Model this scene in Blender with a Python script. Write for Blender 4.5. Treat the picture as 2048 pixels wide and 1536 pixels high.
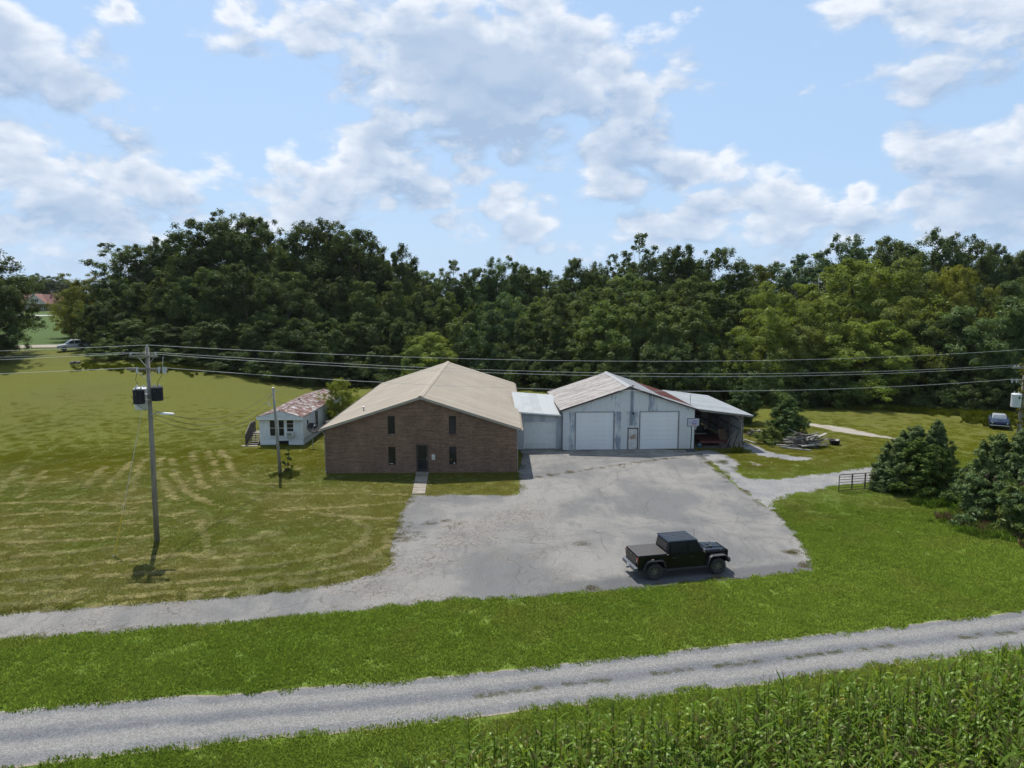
import bpy, math, random
import numpy as np
from mathutils import Vector, Matrix, Quaternion
from mathutils.geometry import tessellate_polygon

for o in list(bpy.data.objects): bpy.data.objects.remove(o)
S = bpy.context.scene
COL = S.collection
R = math.radians

# ------------------------------------------------------------------ camera, sky, sun, exposure
CAM_H, PITCH, F = 14.2, 0.125, 1421.0          # metres, radians, focal length in photo pixels (2048 wide)
cam = bpy.data.cameras.new('camera'); camo = bpy.data.objects.new('camera', cam); COL.objects.link(camo)
cam.sensor_width = 36; cam.lens = 36 * F / 2048; cam.clip_start = .1; cam.clip_end = 6000
camo.location = (0, 0, CAM_H); camo.rotation_euler = (math.pi/2 - PITCH, 0, 0)
S.camera = camo
S.render.resolution_x, S.render.resolution_y = 1024, 768
vs = S.view_settings
vs.view_transform = 'Standard'; vs.look = 'None'; vs.exposure = 0.55; vs.gamma = 1; vs.use_curve_mapping = False

SUN_EL = R(60); SUN_AZ = math.atan2(-.37, .93)  # azimuth from +Y towards +X
sunv = Vector((math.cos(SUN_EL)*math.sin(SUN_AZ), math.cos(SUN_EL)*math.cos(SUN_AZ), math.sin(SUN_EL)))
sl = bpy.data.lights.new('sun', 'SUN'); sl.energy = 4.3; sl.angle = R(.6); sl.color = (1, .95, .86)
so = bpy.data.objects.new('sun', sl); COL.objects.link(so)
so.rotation_euler = (-sunv).to_track_quat('-Z', 'Y').to_euler(); so.location = (-20, 40, 60)

SKY_STRENGTH, CLOUD_LIGHT = 0.11, 5.1

def pix_dir(u, v):
    a = Vector(((u-1024)/F, 0, 0)); dn = Vector((0, -math.sin(PITCH), -math.cos(PITCH))) * ((v-768)/F)
    return (a + dn + Vector((0, math.cos(PITCH), -math.sin(PITCH)))).normalized()

class NT:
    """tiny helper round a node tree"""
    def __init__(s, tree): s.t = tree; s.n = tree.nodes; s.l = tree.links
    def new(s, typ, **kw):
        n = s.n.new(typ)
        for k, v in kw.items():
            if k.startswith('i_'):
                n.inputs[k[2:].replace('_', ' ')].default_value = v
            else: setattr(n, k, v)
        return n
    def link(s, a, b): s.l.new(a, b)
    def put(s, sock, val):
        if hasattr(val, 'is_linked') or hasattr(val, 'links'): s.l.new(val, sock)
        elif val is not None: sock.default_value = val
    def math(s, op, a, b=None, c=None, clamp=False):
        n = s.n.new('ShaderNodeMath'); n.operation = op; n.use_clamp = clamp
        for i, x in enumerate((a, b, c)): s.put(n.inputs[i], x)
        return n.outputs[0]
    def vm(s, op, a, b=None, out=0):
        n = s.n.new('ShaderNodeVectorMath'); n.operation = op
        s.put(n.inputs[0], a)
        if op == 'SCALE': s.put(n.inputs['Scale'], b)
        else: s.put(n.inputs[1], b)
        return n.outputs['Value'] if op in ('LENGTH', 'DOT_PRODUCT', 'DISTANCE') else n.outputs[0]
    def noise(s, vec, scale, detail=4, rough=.55, dist=0, out='Fac'):
        n = s.n.new('ShaderNodeTexNoise'); s.put(n.inputs['Vector'], vec)
        n.inputs['Scale'].default_value = scale; n.inputs['Detail'].default_value = detail
        n.inputs['Roughness'].default_value = rough; n.inputs['Distortion'].default_value = dist
        return n.outputs[out]
    def vor(s, vec, scale, feature='F1', detail=0, rand=1, out='Distance'):
        n = s.n.new('ShaderNodeTexVoronoi'); n.feature = feature; s.put(n.inputs['Vector'], vec)
        n.inputs['Scale'].default_value = scale; n.inputs['Randomness'].default_value = rand
        if detail and 'Detail' in n.inputs: n.inputs['Detail'].default_value = detail
        return n.outputs[out]
    def ramp(s, fac, lo, hi, a=0., b=1., smooth=True):
        n = s.n.new('ShaderNodeMapRange'); n.interpolation_type = 'SMOOTHSTEP' if smooth else 'LINEAR'
        s.put(n.inputs['Value'], fac)
        n.inputs['From Min'].default_value = lo; n.inputs['From Max'].default_value = hi
        n.inputs['To Min'].default_value = a; n.inputs['To Max'].default_value = b
        return n.outputs['Result']
    def mix(s, fac, a, b, mode='MIX'):
        n = s.n.new('ShaderNodeMix'); n.data_type = 'RGBA'; n.blend_type = mode; n.clamp_factor = True
        s.put(n.inputs[0], fac)
        for sock, x in ((n.inputs[6], a), (n.inputs[7], b)):
            if isinstance(x, (tuple, list)): sock.default_value = (*x[:3], 1)
            else: s.l.new(x, sock)
        return n.outputs[2]
    def comb(s, x, y, z):
        n = s.n.new('ShaderNodeCombineXYZ')
        for i, k in enumerate((x, y, z)): s.put(n.inputs[i], k)
        return n.outputs[0]
    def sep(s, v):
        n = s.n.new('ShaderNodeSeparateXYZ'); s.l.new(v, n.inputs[0]); return n.outputs

# cumulus seen in the photograph: pixel centre, half sizes, weight
CLOUDS = [(50,110,110,95,1.0),(130,165,90,55,.9),(205,0,70,40,.7),(455,30,120,50,.75),(535,75,60,25,.45),
 (690,70,140,95,.9),(800,20,170,80,.8),(900,30,110,90,.8),(965,150,190,140,1.5),(1040,20,110,70,.8),(1110,190,140,90,1.0),
 (1220,130,180,60,.9),(1270,230,110,90,.95),(1200,335,150,70,.85),(1390,345,150,55,.85),(1300,290,110,70,.9),
 (1690,35,110,55,.6),(1910,90,160,95,.85),(1800,15,160,40,.5),(1965,300,130,75,1.1),(2000,390,150,60,1.0),
 (40,320,120,70,1.0),(250,355,120,60,.95),(150,410,260,70,.85),(765,310,80,65,1.0),(690,355,150,70,.95),(835,390,90,60,.85),
 (650,283,60,22,.6),(450,370,110,45,.7),(945,350,75,45,.75),(1020,405,100,60,.75),(970,295,75,30,.45),
 (1720,388,55,38,.85),(1590,420,190,60,.85),(1845,405,80,42,.8),(1380,40,40,28,.5),(1570,172,60,18,.35),
 (60,460,160,45,.75),(260,450,160,45,.75),(440,440,160,50,.75),(620,430,150,45,.75),(900,440,120,45,.75),(1080,455,160,45,.8),(1280,450,160,50,.8),(1460,440,160,50,.8),(1680,450,170,45,.8),(1880,450,160,45,.8),(2040,450,120,50,.8)]

ASP = 1.75                                     # clouds are drawn out sideways by this much
def build_world():
    w = bpy.data.worlds.new('World'); S.world = w; w.use_nodes = True
    g = bpy.data.node_groups.new('cloud_masses', 'ShaderNodeTree')
    g.interface.new_socket('P', in_out='INPUT', socket_type='NodeSocketVector'); g.interface.new_socket('D', in_out='OUTPUT', socket_type='NodeSocketFloat')
    N = NT(g); gi = N.new('NodeGroupInput'); go = N.new('NodeGroupOutput'); P = gi.outputs[0]; tot = None
    for (u, v, ru, rv, a) in CLOUDS:
        d = pix_dir(u, v); az = math.atan2(d.x, d.y); el = math.asin(d.z); r = 1.48*math.sqrt(ru*rv*ASP)/F
        b = N.math('MULTIPLY_ADD', N.vm('DISTANCE', P, (az, el*ASP, 0)), -a/r*1.05, a*1.12)
        tot = b if tot is None else N.math('MAXIMUM', tot, b)
    # the rest of the sky has the same broken cumulus, from noise alone
    x_, y_, _ = N.sep(P)
    outside = N.math('MAXIMUM', N.ramp(N.math('ABSOLUTE', x_), .60, .85), N.ramp(y_, .42*ASP, .58*ASP))
    low = N.noise(P, 2.6, 2, .5)
    outc = N.math('MULTIPLY', N.ramp(low, .40, .62, 0, 1.1), outside)
    N.link(N.math('MINIMUM', N.math('MAXIMUM', tot, outc), 1.4), go.inputs[0])
    N = NT(w.node_tree); N.n.clear()
    out = N.new('ShaderNodeOutputWorld'); bg = N.new('ShaderNodeBackground'); bg.inputs['Strength'].default_value = SKY_STRENGTH
    sky = N.new('ShaderNodeTexSky'); sky.sky_type = 'NISHITA'; sky.sun_disc = False
    sky.sun_elevation = SUN_EL; sky.sun_rotation = SUN_AZ; sky.altitude = 150; sky.air_density = 1.0; sky.dust_density = 1.2; sky.ozone_density = 1.6
    tc = N.new('ShaderNodeTexCoord'); x, y, z = N.sep(tc.outputs['Generated'])
    P = N.comb(N.math('ARCTAN2', x, y), N.math('MULTIPLY', N.math('ARCSINE', z), ASP), 0.)
    wob = N.noise(P, 7, 2, .5); W = N.vm('ADD', P, N.comb(N.math('MULTIPLY_ADD', wob, .16, -.08), N.math('MULTIPLY_ADD', wob, -.14, .07), 0.))
    def mass(off):
        q = N.n.new('ShaderNodeGroup'); q.node_tree = g; N.link(N.vm('ADD', W, off) if any(off) else W, q.inputs[0]); return q.outputs[0]
    m0 = mass((0, 0, 0)); m1 = mass((-.012, .075, 0))
    n0 = N.noise(P, 9.5, 8, .58, .15); n1 = N.noise(N.vm('ADD', P, (-.006, .026, 0)), 9.5, 5, .58, .15)
    v0 = N.vor(N.vm('ADD', P, N.vm('SCALE', N.comb(n0, n1, 0.), .07)), 16, 'F1', 1.5)
    det = N.math('ADD', N.math('MULTIPLY_ADD', n0, 1.9, -.95), N.math('MULTIPLY_ADD', v0, -.45, .19))
    d0 = N.math('ADD', m0, N.math('MULTIPLY', det, N.ramp(m0, -.5, .3, .15, 1.)))
    lit = N.math('ADD', N.math('MULTIPLY', N.math('SUBTRACT', n0, n1), 3.4), N.math('MULTIPLY', N.math('SUBTRACT', m0, m1), .9))
    lit = N.math('ADD', lit, N.math('MULTIPLY_ADD', v0, -.35, .70), clamp=True)
    lit = N.math('MULTIPLY', lit, N.ramp(d0, .40, 1.0, 1.0, .22))
    K = CLOUD_LIGHT
    cloud = N.mix(lit, (.50*K, .66*K, .90*K), (1.16*K, 1.20*K, 1.27*K))
    alpha = N.ramp(d0, .14, .50, 0, .92)
    veil = N.ramp(z, -.02, .40, .85, .70)          # humid summer air: pale veil, thickest at the horizon
    base = N.mix(veil, sky.outputs[0], (.55*K, .79*K, 1.13*K))
    col = N.mix(alpha, base, cloud)
    col = N.mix(N.ramp(z, 0, .13, .35, 0), col, (.74*K, .94*K, 1.20*K))
    N.link(col, bg.inputs['Color']); N.link(bg.outputs[0], out.inputs[0])
    w.cycles.sampling_method = 'MANUAL'; w.cycles.sample_map_resolution = 256
build_world()
cy = S.cycles
cy.max_bounces = 6; cy.diffuse_bounces = 3; cy.glossy_bounces = 3; cy.transmission_bounces = 4; cy.transparent_max_bounces = 6
cy.caustics_reflective = False; cy.caustics_refractive = False

# ------------------------------------------------------------------ numbers: terrain, pixels to places
def ss(a, b, x):
    t = np.clip((x-a)/(b-a), 0, 1); return t*t*(3-2*t)
def terr(x, y):
    """ground height: level round the buildings, rising to the far left"""
    r = 5.6*ss(62, 125, y) + 2.2*ss(125, 240, y)
    return r * ss(-25, -58, x)
def terr1(x, y): return float(terr(np.float64(x), np.float64(y)))
def zc(y, z): return y*math.cos(PITCH) - (z-CAM_H)*math.sin(PITCH)
def at(u, v, z=0.):
    """point of the level z seen at photo pixel u, v"""
    d = pix_dir(u, v); t = (z-CAM_H)/d.z; p = d*t; return Vector((p.x, p.y, z))
def atd(u, v, y):
    """point at distance y (metres ahead of the camera) seen at photo pixel u, v"""
    d = pix_dir(u, v); t = y/d.y; return d*t + Vector((0, 0, CAM_H))
def vnoise(x, y, s, seed=0):
    x = np.asarray(x, float)/s; y = np.asarray(y, float)/s
    xi = np.floor(x).astype(np.int64); yi = np.floor(y).astype(np.int64); fx = x-xi; fy = y-yi
    fx = fx*fx*(3-2*fx); fy = fy*fy*(3-2*fy)
    def h(a, b):
        n = (a*374761393 + b*668265263 + seed*1442695041) & 0xffffffff
        n = ((n ^ (n >> 13)) * 1274126177) & 0xffffffff
        return ((n ^ (n >> 16)) & 0xffff) / 65535.
    return (h(xi, yi)*(1-fx)+h(xi+1, yi)*fx)*(1-fy) + (h(xi, yi+1)*(1-fx)+h(xi+1, yi+1)*fx)*fy
def fbm(x, y, s, seed=0, o=4):
    t = 0; a = .5; 
    for i in range(o): t = t + a*vnoise(x, y, s/2**i, seed+i*17); a *= .5
    return t/(1-.5**o)
def inpoly(px, py, poly):
    px = np.asarray(px); py = np.asarray(py); ins = np.zeros(px.shape, bool); n = len(poly)
    for i in range(n):
        x1, y1 = poly[i][0], poly[i][1]; x2, y2 = poly[(i+1) % n][0], poly[(i+1) % n][1]
        if y1 == y2: continue
        c = ((y1 > py) != (y2 > py)) & (px < (x2-x1)*(py-y1)/(y2-y1)+x1); ins ^= c
    return ins

# ------------------------------------------------------------------ mesh helpers
class MB:
    def __init__(s): s.v = []; s.f = []
    def add(s, vs_, fs):
        b = len(s.v); s.v += [tuple(q) for q in vs_]; s.f += [tuple(i+b for i in q) for q in fs]; return s
    def hexa(s, p): # 8 corners: bottom 4 ccw, top 4 ccw
        return s.add(p, [(3,2,1,0),(4,5,6,7),(0,1,5,4),(1,2,6,5),(2,3,7,6),(3,0,4,7)])
    def box(s, x0, x1, y0, y1, z0, z1):
        return s.hexa([(x0,y0,z0),(x1,y0,z0),(x1,y1,z0),(x0,y1,z0),(x0,y0,z1),(x1,y0,z1),(x1,y1,z1),(x0,y1,z1)])
    def beam(s, a, b, w, h, up=(0,0,1)):
        a = Vector(a); b = Vector(b); d = (b-a).normalized(); up = Vector(up)
        if abs(d.dot(up)) > .98: up = Vector((0,1,0))
        sx = d.cross(up).normalized()*w/2; sz = sx.normalized().cross(d).normalized()*h/2
        return s.hexa([a-sx-sz, a+sx-sz, b+sx-sz, b-sx-sz, a-sx+sz, a+sx+sz, b+sx+sz, b-sx+sz])
    def prism(s, prof, axis, a0, a1):
        """closed outline (2D) pushed along an axis; axis 'y': prof=(x,z); 'x': prof=(y,z); 'z': prof=(x,y)"""
        n = len(prof)
        def mk(q, a): return (q[0], a, q[1]) if axis == 'y' else (a, q[0], q[1]) if axis == 'x' else (q[0], q[1], a)
        vs_ = [mk(q, a0) for q in prof] + [mk(q, a1) for q in prof]
        fs = [tuple(range(n)), tuple(range(2*n-1, n-1, -1))] + [(i, i+n, (i+1) % n + n, (i+1) % n) for i in range(n)]
        return s.add(vs_, fs)
    def tube(s, pts, r, n=8, caps=True):
        pts = [Vector(p) for p in pts]; m = len(pts); rs = r if isinstance(r, (list, tuple)) else [r]*m
        vs_ = []; prev = None
        for i, p in enumerate(pts):
            d = (pts[min(i+1, m-1)]-pts[max(i-1, 0)]).normalized()
            a = prev - d*prev.dot(d) if prev is not None else (d.cross(Vector((0,0,1))) if abs(d.z) < .95 else d.cross(Vector((0,1,0))))
            a.normalize(); prev = a; b = d.cross(a)
            for k in range(n):
                t = 2*math.pi*k/n; vs_.append(p + (a*math.cos(t)+b*math.sin(t))*rs[i])
        fs = [(i*n+k, i*n+(k+1) % n, (i+1)*n+(k+1) % n, (i+1)*n+k) for i in range(m-1) for k in range(n)]
        if caps: fs += [tuple(range(n-1, -1, -1)), tuple(range((m-1)*n, m*n))]
        return s.add(vs_, fs)
    def lathe(s, prof, n=16, o=(0,0,0), ax='z', caps=True):
        """prof: (radius, along) pairs"""
        vs_ = []; m = len(prof)
        for r, a in prof:
            for k in range(n):
                t = 2*math.pi*k/n; c, q = r*math.cos(t), r*math.sin(t)
                p = (c, q, a) if ax == 'z' else (c, a, q) if ax == 'y' else (a, c, q)
                vs_.append((p[0]+o[0], p[1]+o[1], p[2]+o[2]))
        fs = [(i*n+k, i*n+(k+1) % n, (i+1)*n+(k+1) % n, (i+1)*n+k) for i in range(m-1) for k in range(n)]
        if caps and prof[0][0] > 1e-4: fs.append(tuple(range(n-1, -1, -1)))
        if caps and prof[-1][0] > 1e-4: fs.append(tuple(range((m-1)*n, m*n)))
        return s.add(vs_, fs)
    def mesh(s, name, m=None, smooth=False):
        me = bpy.data.meshes.new(name); me.from_pydata(s.v, [], s.f)
        if m: me.materials.append(m)
        if smooth: me.polygons.foreach_set('use_smooth', [True]*len(me.polygons))
        me.update(); return me
    def build(s, name, m, parent=None, smooth=False, bevel=0, loc=None, recalc=True):
        me = s.mesh(name, m, smooth)
        if recalc:
            import bmesh
            bm = bmesh.new(); bm.from_mesh(me); bmesh.ops.recalc_face_normals(bm, faces=bm.faces); bm.to_mesh(me); bm.free()
        o = bpy.data.objects.new(name, me); COL.objects.link(o); o.parent = parent
        if loc is not None: o.location = loc
        if bevel:
            b = o.modifiers.new('bevel', 'BEVEL'); b.width = bevel; b.segments = 2; b.limit_method = 'ANGLE'; b.angle_limit = R(35)
        return o
def tag(o, label, cat, group=None, kind=None):
    if label: o['label'] = label
    if cat: o['category'] = cat
    if group: o['group'] = group
    if kind: o['kind'] = kind
    return o
def thing(name, label, cat, loc=(0,0,0), rz=0, group=None):
    o = bpy.data.objects.new(name, None); COL.objects.link(o); o.location = loc; o.rotation_euler = (0, 0, rz)
    o.empty_display_size = .3
    return tag(o, label, cat, group)
def link_copy(o, parent, loc=None, rot=None, scale=None):
    c = o.copy(); COL.objects.link(c); c.parent = parent
    if loc is not None: c.location = loc
    if rot is not None: c.rotation_euler = rot
    if scale is not None: c.scale = scale
    return c
def copy_tree(o, parent=None):
    c = o.copy(); COL.objects.link(c); c.parent = parent
    for ch in list(o.children): copy_tree(ch, c)
    return c
def mesh_obj(name, me, parent=None, loc=(0,0,0)):
    o = bpy.data.objects.new(name, me); COL.objects.link(o); o.parent = parent; o.location = loc; return o

# ------------------------------------------------------------------ materials
def base_mat(name):
    m = bpy.data.materials.new(name); m.use_nodes = True
    N = NT(m.node_tree); b = N.n['Principled BSDF']; return m, N, b
def mat(name, c1, c2=None, scale=3., rough=.6, metal=0., bump=0., bscale=None, detail=5, stretch=(1,1,1), lo=.35, hi=.65, spec=.5, coat=0., world=False):
    m, N, b = base_mat(name)
    tc = N.new('ShaderNodeTexCoord')
    if world: v = N.new('ShaderNodeNewGeometry').outputs['Position']
    else: v = tc.outputs['Object']
    v = N.vm('MULTIPLY', v, stretch)
    if c2 is None: c2 = tuple(x*.82 for x in c1)
    N.link(N.mix(N.ramp(N.noise(v, scale, detail, .6), lo, hi), c1, c2), b.inputs['Base Color'])
    N.link(N.ramp(N.noise(v, scale*2.3, 3), .3, .7, max(rough-.08, .02), min(rough+.08, 1)), b.inputs['Roughness'])
    b.inputs['Metallic'].default_value = metal; b.inputs['Specular IOR Level'].default_value = spec; b.inputs['Coat Weight'].default_value = coat
    if bump:
        bp = N.new('ShaderNodeBump'); bp.inputs['Strength'].default_value = bump; bp.inputs['Distance'].default_value = .02
        N.link(N.noise(v, bscale or scale*6, 4), bp.inputs['Height']); N.link(bp.outputs[0], b.inputs['Normal'])
    return m
# ------------------------------------------------------------------ ground, roads, paving
def px_poly(pts, z=0.): return [tuple(at(u, v, 0)[:2]) for u, v in pts]
LOT_PX_TOP = [(0,1228),(166,1216),(315,1204),(415,1198),(519,1188),(623,1177),(681,1165),(740,1150),(768,1140),(782,1126),(780,1095),(790,1066),(802,1024),(822,990),
              (1037,990),(1041,986),(1036,945),(1046,907),(1120,903),(1250,905),(1399,908),(1423,931),(1469,968),(1517,1005),(1563,1033),(1590,1062),(1610,1089),(1625,1122),(1630,1142)]
LOT_PX_BOT = [(1538,1154),(1446,1161),(1330,1173),(1181,1187),(1051,1196),(889,1203),(800,1214),(625,1233),(469,1248),(312,1260),(156,1274),(0,1283)]
lot_top = px_poly(LOT_PX_TOP); lot_bot = px_poly(LOT_PX_BOT)
def ext(a, b, t):  # carry the line a->b on by t metres
    d = Vector((b[0]-a[0], b[1]-a[1])).normalized(); return (b[0]+d.x*t, b[1]+d.y*t)
LOT = [ext(lot_top[2], lot_top[0], 45)] + lot_top + lot_bot + [ext(lot_bot[-3], lot_bot[-1], 45)]
ROAD_TOP = px_poly([(0,1422),(156,1407),(390,1391),(800,1361),(1300,1308),(1592,1274),(1848,1246),(2048,1222)])
ROAD_BOT = px_poly([(39,1535),(234,1513),(469,1488),(800,1455),(1300,1396),(1519,1370),(1702,1343),(1848,1323),(2048,1299)])
ROAD_TOP = [ext(ROAD_TOP[1], ROAD_TOP[0], 60)] + ROAD_TOP + [ext(ROAD_TOP[-2], ROAD_TOP[-1], 70)]
ROAD_BOT = [ext(ROAD_BOT[1], ROAD_BOT[0], 60)] + ROAD_BOT + [ext(ROAD_BOT[-2], ROAD_BOT[-1], 70)]
ROAD = ROAD_TOP + ROAD_BOT[::-1]
PATH = px_poly([(1423,925),(1462,938),(1500,958),(1560,960),(1620,950),(1690,941),(1740,934),(1790,927),(1800,945),(1790,958),(1740,967),(1672,972),(1620,983),(1580,991),(1550,1004),(1545,1024),(1527,1012),(1480,975)])
PATCH_A = px_poly([(1393,905),(1410,899),(1432,903),(1452,912),(1468,920),(1476,933),(1468,945),(1462,938),(1440,934),(1424,929),(1408,918)])
PATCH_B = px_poly([(1484,880),(1500,886),(1520,894),(1545,906),(1575,911),(1600,914),(1622,915),(1618,920),(1590,922),(1560,917),(1530,915),(1505,907),(1488,898)])
PATCH_C = px_poly([(1498,922),(1512,926),(1528,930),(1518,933),(1502,930)])
PATCH_D = px_poly([(1468,946),(1480,948),(1470,953)])
DIRT_TRACK = px_poly([(1585,842),(1612,845),(1650,850),(1700,857),(1740,866),(1790,876),(1850,886),(1900,896),(1880,899),(1800,884),(1770,877),(1720,870),(1670,862),(1630,853),(1595,847)])
GRAVEL_BACK = [(-.2, 76.5), (4.6, 77.0), (4.8, 84.5), (8, 90), (3, 92), (-.6, 86.5), (-.9, 80)]
WALK = px_poly([(833,944),(858,944),(850,988),(824,989)])
APRON = px_poly([(1040,893),(1121,896),(1258,897),(1392,901),(1398,910),(1330,914),(1200,913),(1120,909),(1042,907)])
HARD = [LOT, ROAD, PATH, PATCH_A, PATCH_B, PATCH_C, PATCH_D, DIRT_TRACK, GRAVEL_BACK, WALK, APRON]

def lawn_color(x, y):
    """colour the turf itself has: mown and hay-strewn left, lush strip by the road, olive meadow further back"""
    x = np.asarray(x, float); y = np.asarray(y, float)
    lush = np.array([.134, .200, .032]); hay = np.array([.116, .120, .030]); olive = np.array([.090, .098, .007]); right = np.array([.092, .138, .021]); far = np.array([.045, .080, .011])
    n1 = fbm(x, y, 7, 3); n2 = fbm(x, y, 2.2, 9); n3 = fbm(x, y, 22, 5)
    line = 27.8 + (x+21)*.2016
    wd_ = 1.5+5*ss(8, 16, x); LK = ss(1, -1, (y-line-2-2*ss(8, 16, x)-6*(n3-.5)*ss(8, 16, x))/wd_)
    c = np.ones(x.shape+(3,))*olive
    def lay(c, col, a): return c*(1-a[..., None]) + np.asarray(col)*a[..., None]
    k_left = ss(8, -2, x)*ss(62+8*(n1-.5), 50+8*(n1-.5), y)
    c = lay(c, hay, k_left)
    c = lay(c, [.088, .108, .020], k_left*ss(.38, .70, n1)*.9)
    c = lay(c, [.125, .118, .048], k_left*ss(.35, .80, n2)*.5)
    c = lay(c, right, ss(8, 14, x)*ss(66, 52, y+8*(n3-.5)))
    c = lay(c, [.115, .113, .038], ss(8, 14, x)*ss(.48, .78, n2)*.5)
    c = lay(c, lush, LK)
    c = lay(c, [.104, .170, .024], LK*ss(.40, .72, n1)*.7)
    c = lay(c, [.135, .165, .035], LK*ss(.48, .78, n2)*.6)
    c = lay(c, [.078, .090, .011], ss(52, 64, y)*ss(.38, .72, n1)*.6)
    c = lay(c, [.084, .080, .019], ss(52, 64, y)*ss(.30, .75, n3)*.4)
    c = lay(c, far, ss(112, 122, y)*ss(-50, -60, x))
    return c * (.95+.10*n2)[..., None]

def ground_mat():
    m, N, b = base_mat('turf')
    at_ = N.new('ShaderNodeAttribute'); at_.attribute_name = 'turf'
    p = N.new('ShaderNodeNewGeometry').outputs['Position']
    n1 = N.noise(p, 9, 6, .7); n2 = N.noise(p, 1.6, 5, .6); n3 = N.noise(N.vm('MULTIPLY', p, (1, 3, 1)), 34, 3, .7)
    c = N.mix(1., at_.outputs['Color'], N.mix(N.ramp(n1, .3, .7), (.62, .66, .60), (1.34, 1.28, 1.25)), 'MULTIPLY')
    c = N.mix(1., c, N.mix(N.ramp(n3, .32, .68), (.66, .70, .66), (1.30, 1.26, 1.3)), 'MULTIPLY')
    c = N.mix(N.ramp(n2, .6, .75, 0, .25), c, (.095, .08, .035))
    N.link(c, b.inputs['Base Color']); b.inputs['Roughness'].default_value = .9; b.inputs['Specular IOR Level'].default_value = .15
    bp = N.new('ShaderNodeBump'); bp.inputs['Strength'].default_value = .9; bp.inputs['Distance'].default_value = .06
    N.link(N.math('ADD', n1, N.math('MULTIPLY', n3, .6)), bp.inputs['Height']); N.link(bp.outputs[0], b.inputs['Normal'])
    return m
def make_ground():
    xs = np.concatenate([[-4000, -1500, -700, -400, -280, -220], np.arange(-180, -75, 4), np.arange(-75, 60, 1.25), np.arange(60, 180, 6), [200, 280, 400, 700, 1500, 4000]])
    ys = np.concatenate([[-800, -200, -60, -20, 0], np.arange(8, 132, 1.25), np.arange(134, 330, 5), [360, 420, 520, 700, 1100, 2000, 5000]])
    X, Y = np.meshgrid(xs, ys); Z = terr(X, Y)
    nx, ny = len(xs), len(ys)
    v = np.stack([X, Y, Z], -1).reshape(-1, 3)
    i = (np.arange(ny-1)[:, None]*nx + np.arange(nx-1)[None]).reshape(-1)
    f = np.stack([i, i+1, i+nx+1, i+nx], -1)
    me = bpy.data.meshes.new('ground'); me.from_pydata(v.tolist(), [], f.tolist())
    c = np.concatenate([lawn_color(X, Y).reshape(-1, 3), np.ones((nx*ny, 1))], 1).astype(np.float32)
    a = me.color_attributes.new('turf', 'FLOAT_COLOR', 'POINT'); a.data.foreach_set('color', c.ravel())
    me.polygons.foreach_set('use_smooth', [True]*len(me.polygons)); me.materials.append(ground_mat())
    tag(mesh_obj('ground', me), None, None, kind='structure')
make_ground()

def outline(poly, step, amp, seed):
    """resample a closed outline and fray it"""
    rng = random.Random(seed); out = []
    n = len(poly); s = 0
    for i in range(n):
        a = Vector(poly[i][:2]); b = Vector(poly[(i+1) % n][:2]); L = (b-a).length; k = max(1, int(L/step)); nn = Vector((-(b-a).y, (b-a).x))/max(L, 1e-6)
        for j in range(k):
            p = a.lerp(b, j/k)
            w = (float(fbm(p.x, p.y, 1.6, seed))-.5)*2.2*amp + (float(vnoise(p.x, p.y, .33, seed+5))-.5)*1.1*amp + rng.uniform(-.18, .18)*amp
            out.append(p + nn*w)
    return out
def sheet(name, poly, m, z, amp=.12, step=.3, seed=1, thick=0.):
    pts = outline(poly, step, amp, seed) if amp else [Vector(p) for p in poly]
    tris = tessellate_polygon([[Vector((p.x, p.y, 0)) for p in pts]])
    vs_ = [(p.x, p.y, z) for p in pts]
    me = bpy.data.meshes.new(name); me.from_pydata(vs_, [], [tuple(t) for t in tris]); me.materials.append(m)
    import bmesh
    bm = bmesh.new(); bm.from_mesh(me); bmesh.ops.recalc_face_normals(bm, faces=bm.faces)
    if sum(f.normal.z for f in bm.faces) < 0: bmesh.ops.reverse_faces(bm, faces=bm.faces)
    bm.to_mesh(me); bm.free()
    return tag(mesh_obj(name, me), None, None, kind='structure')

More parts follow.
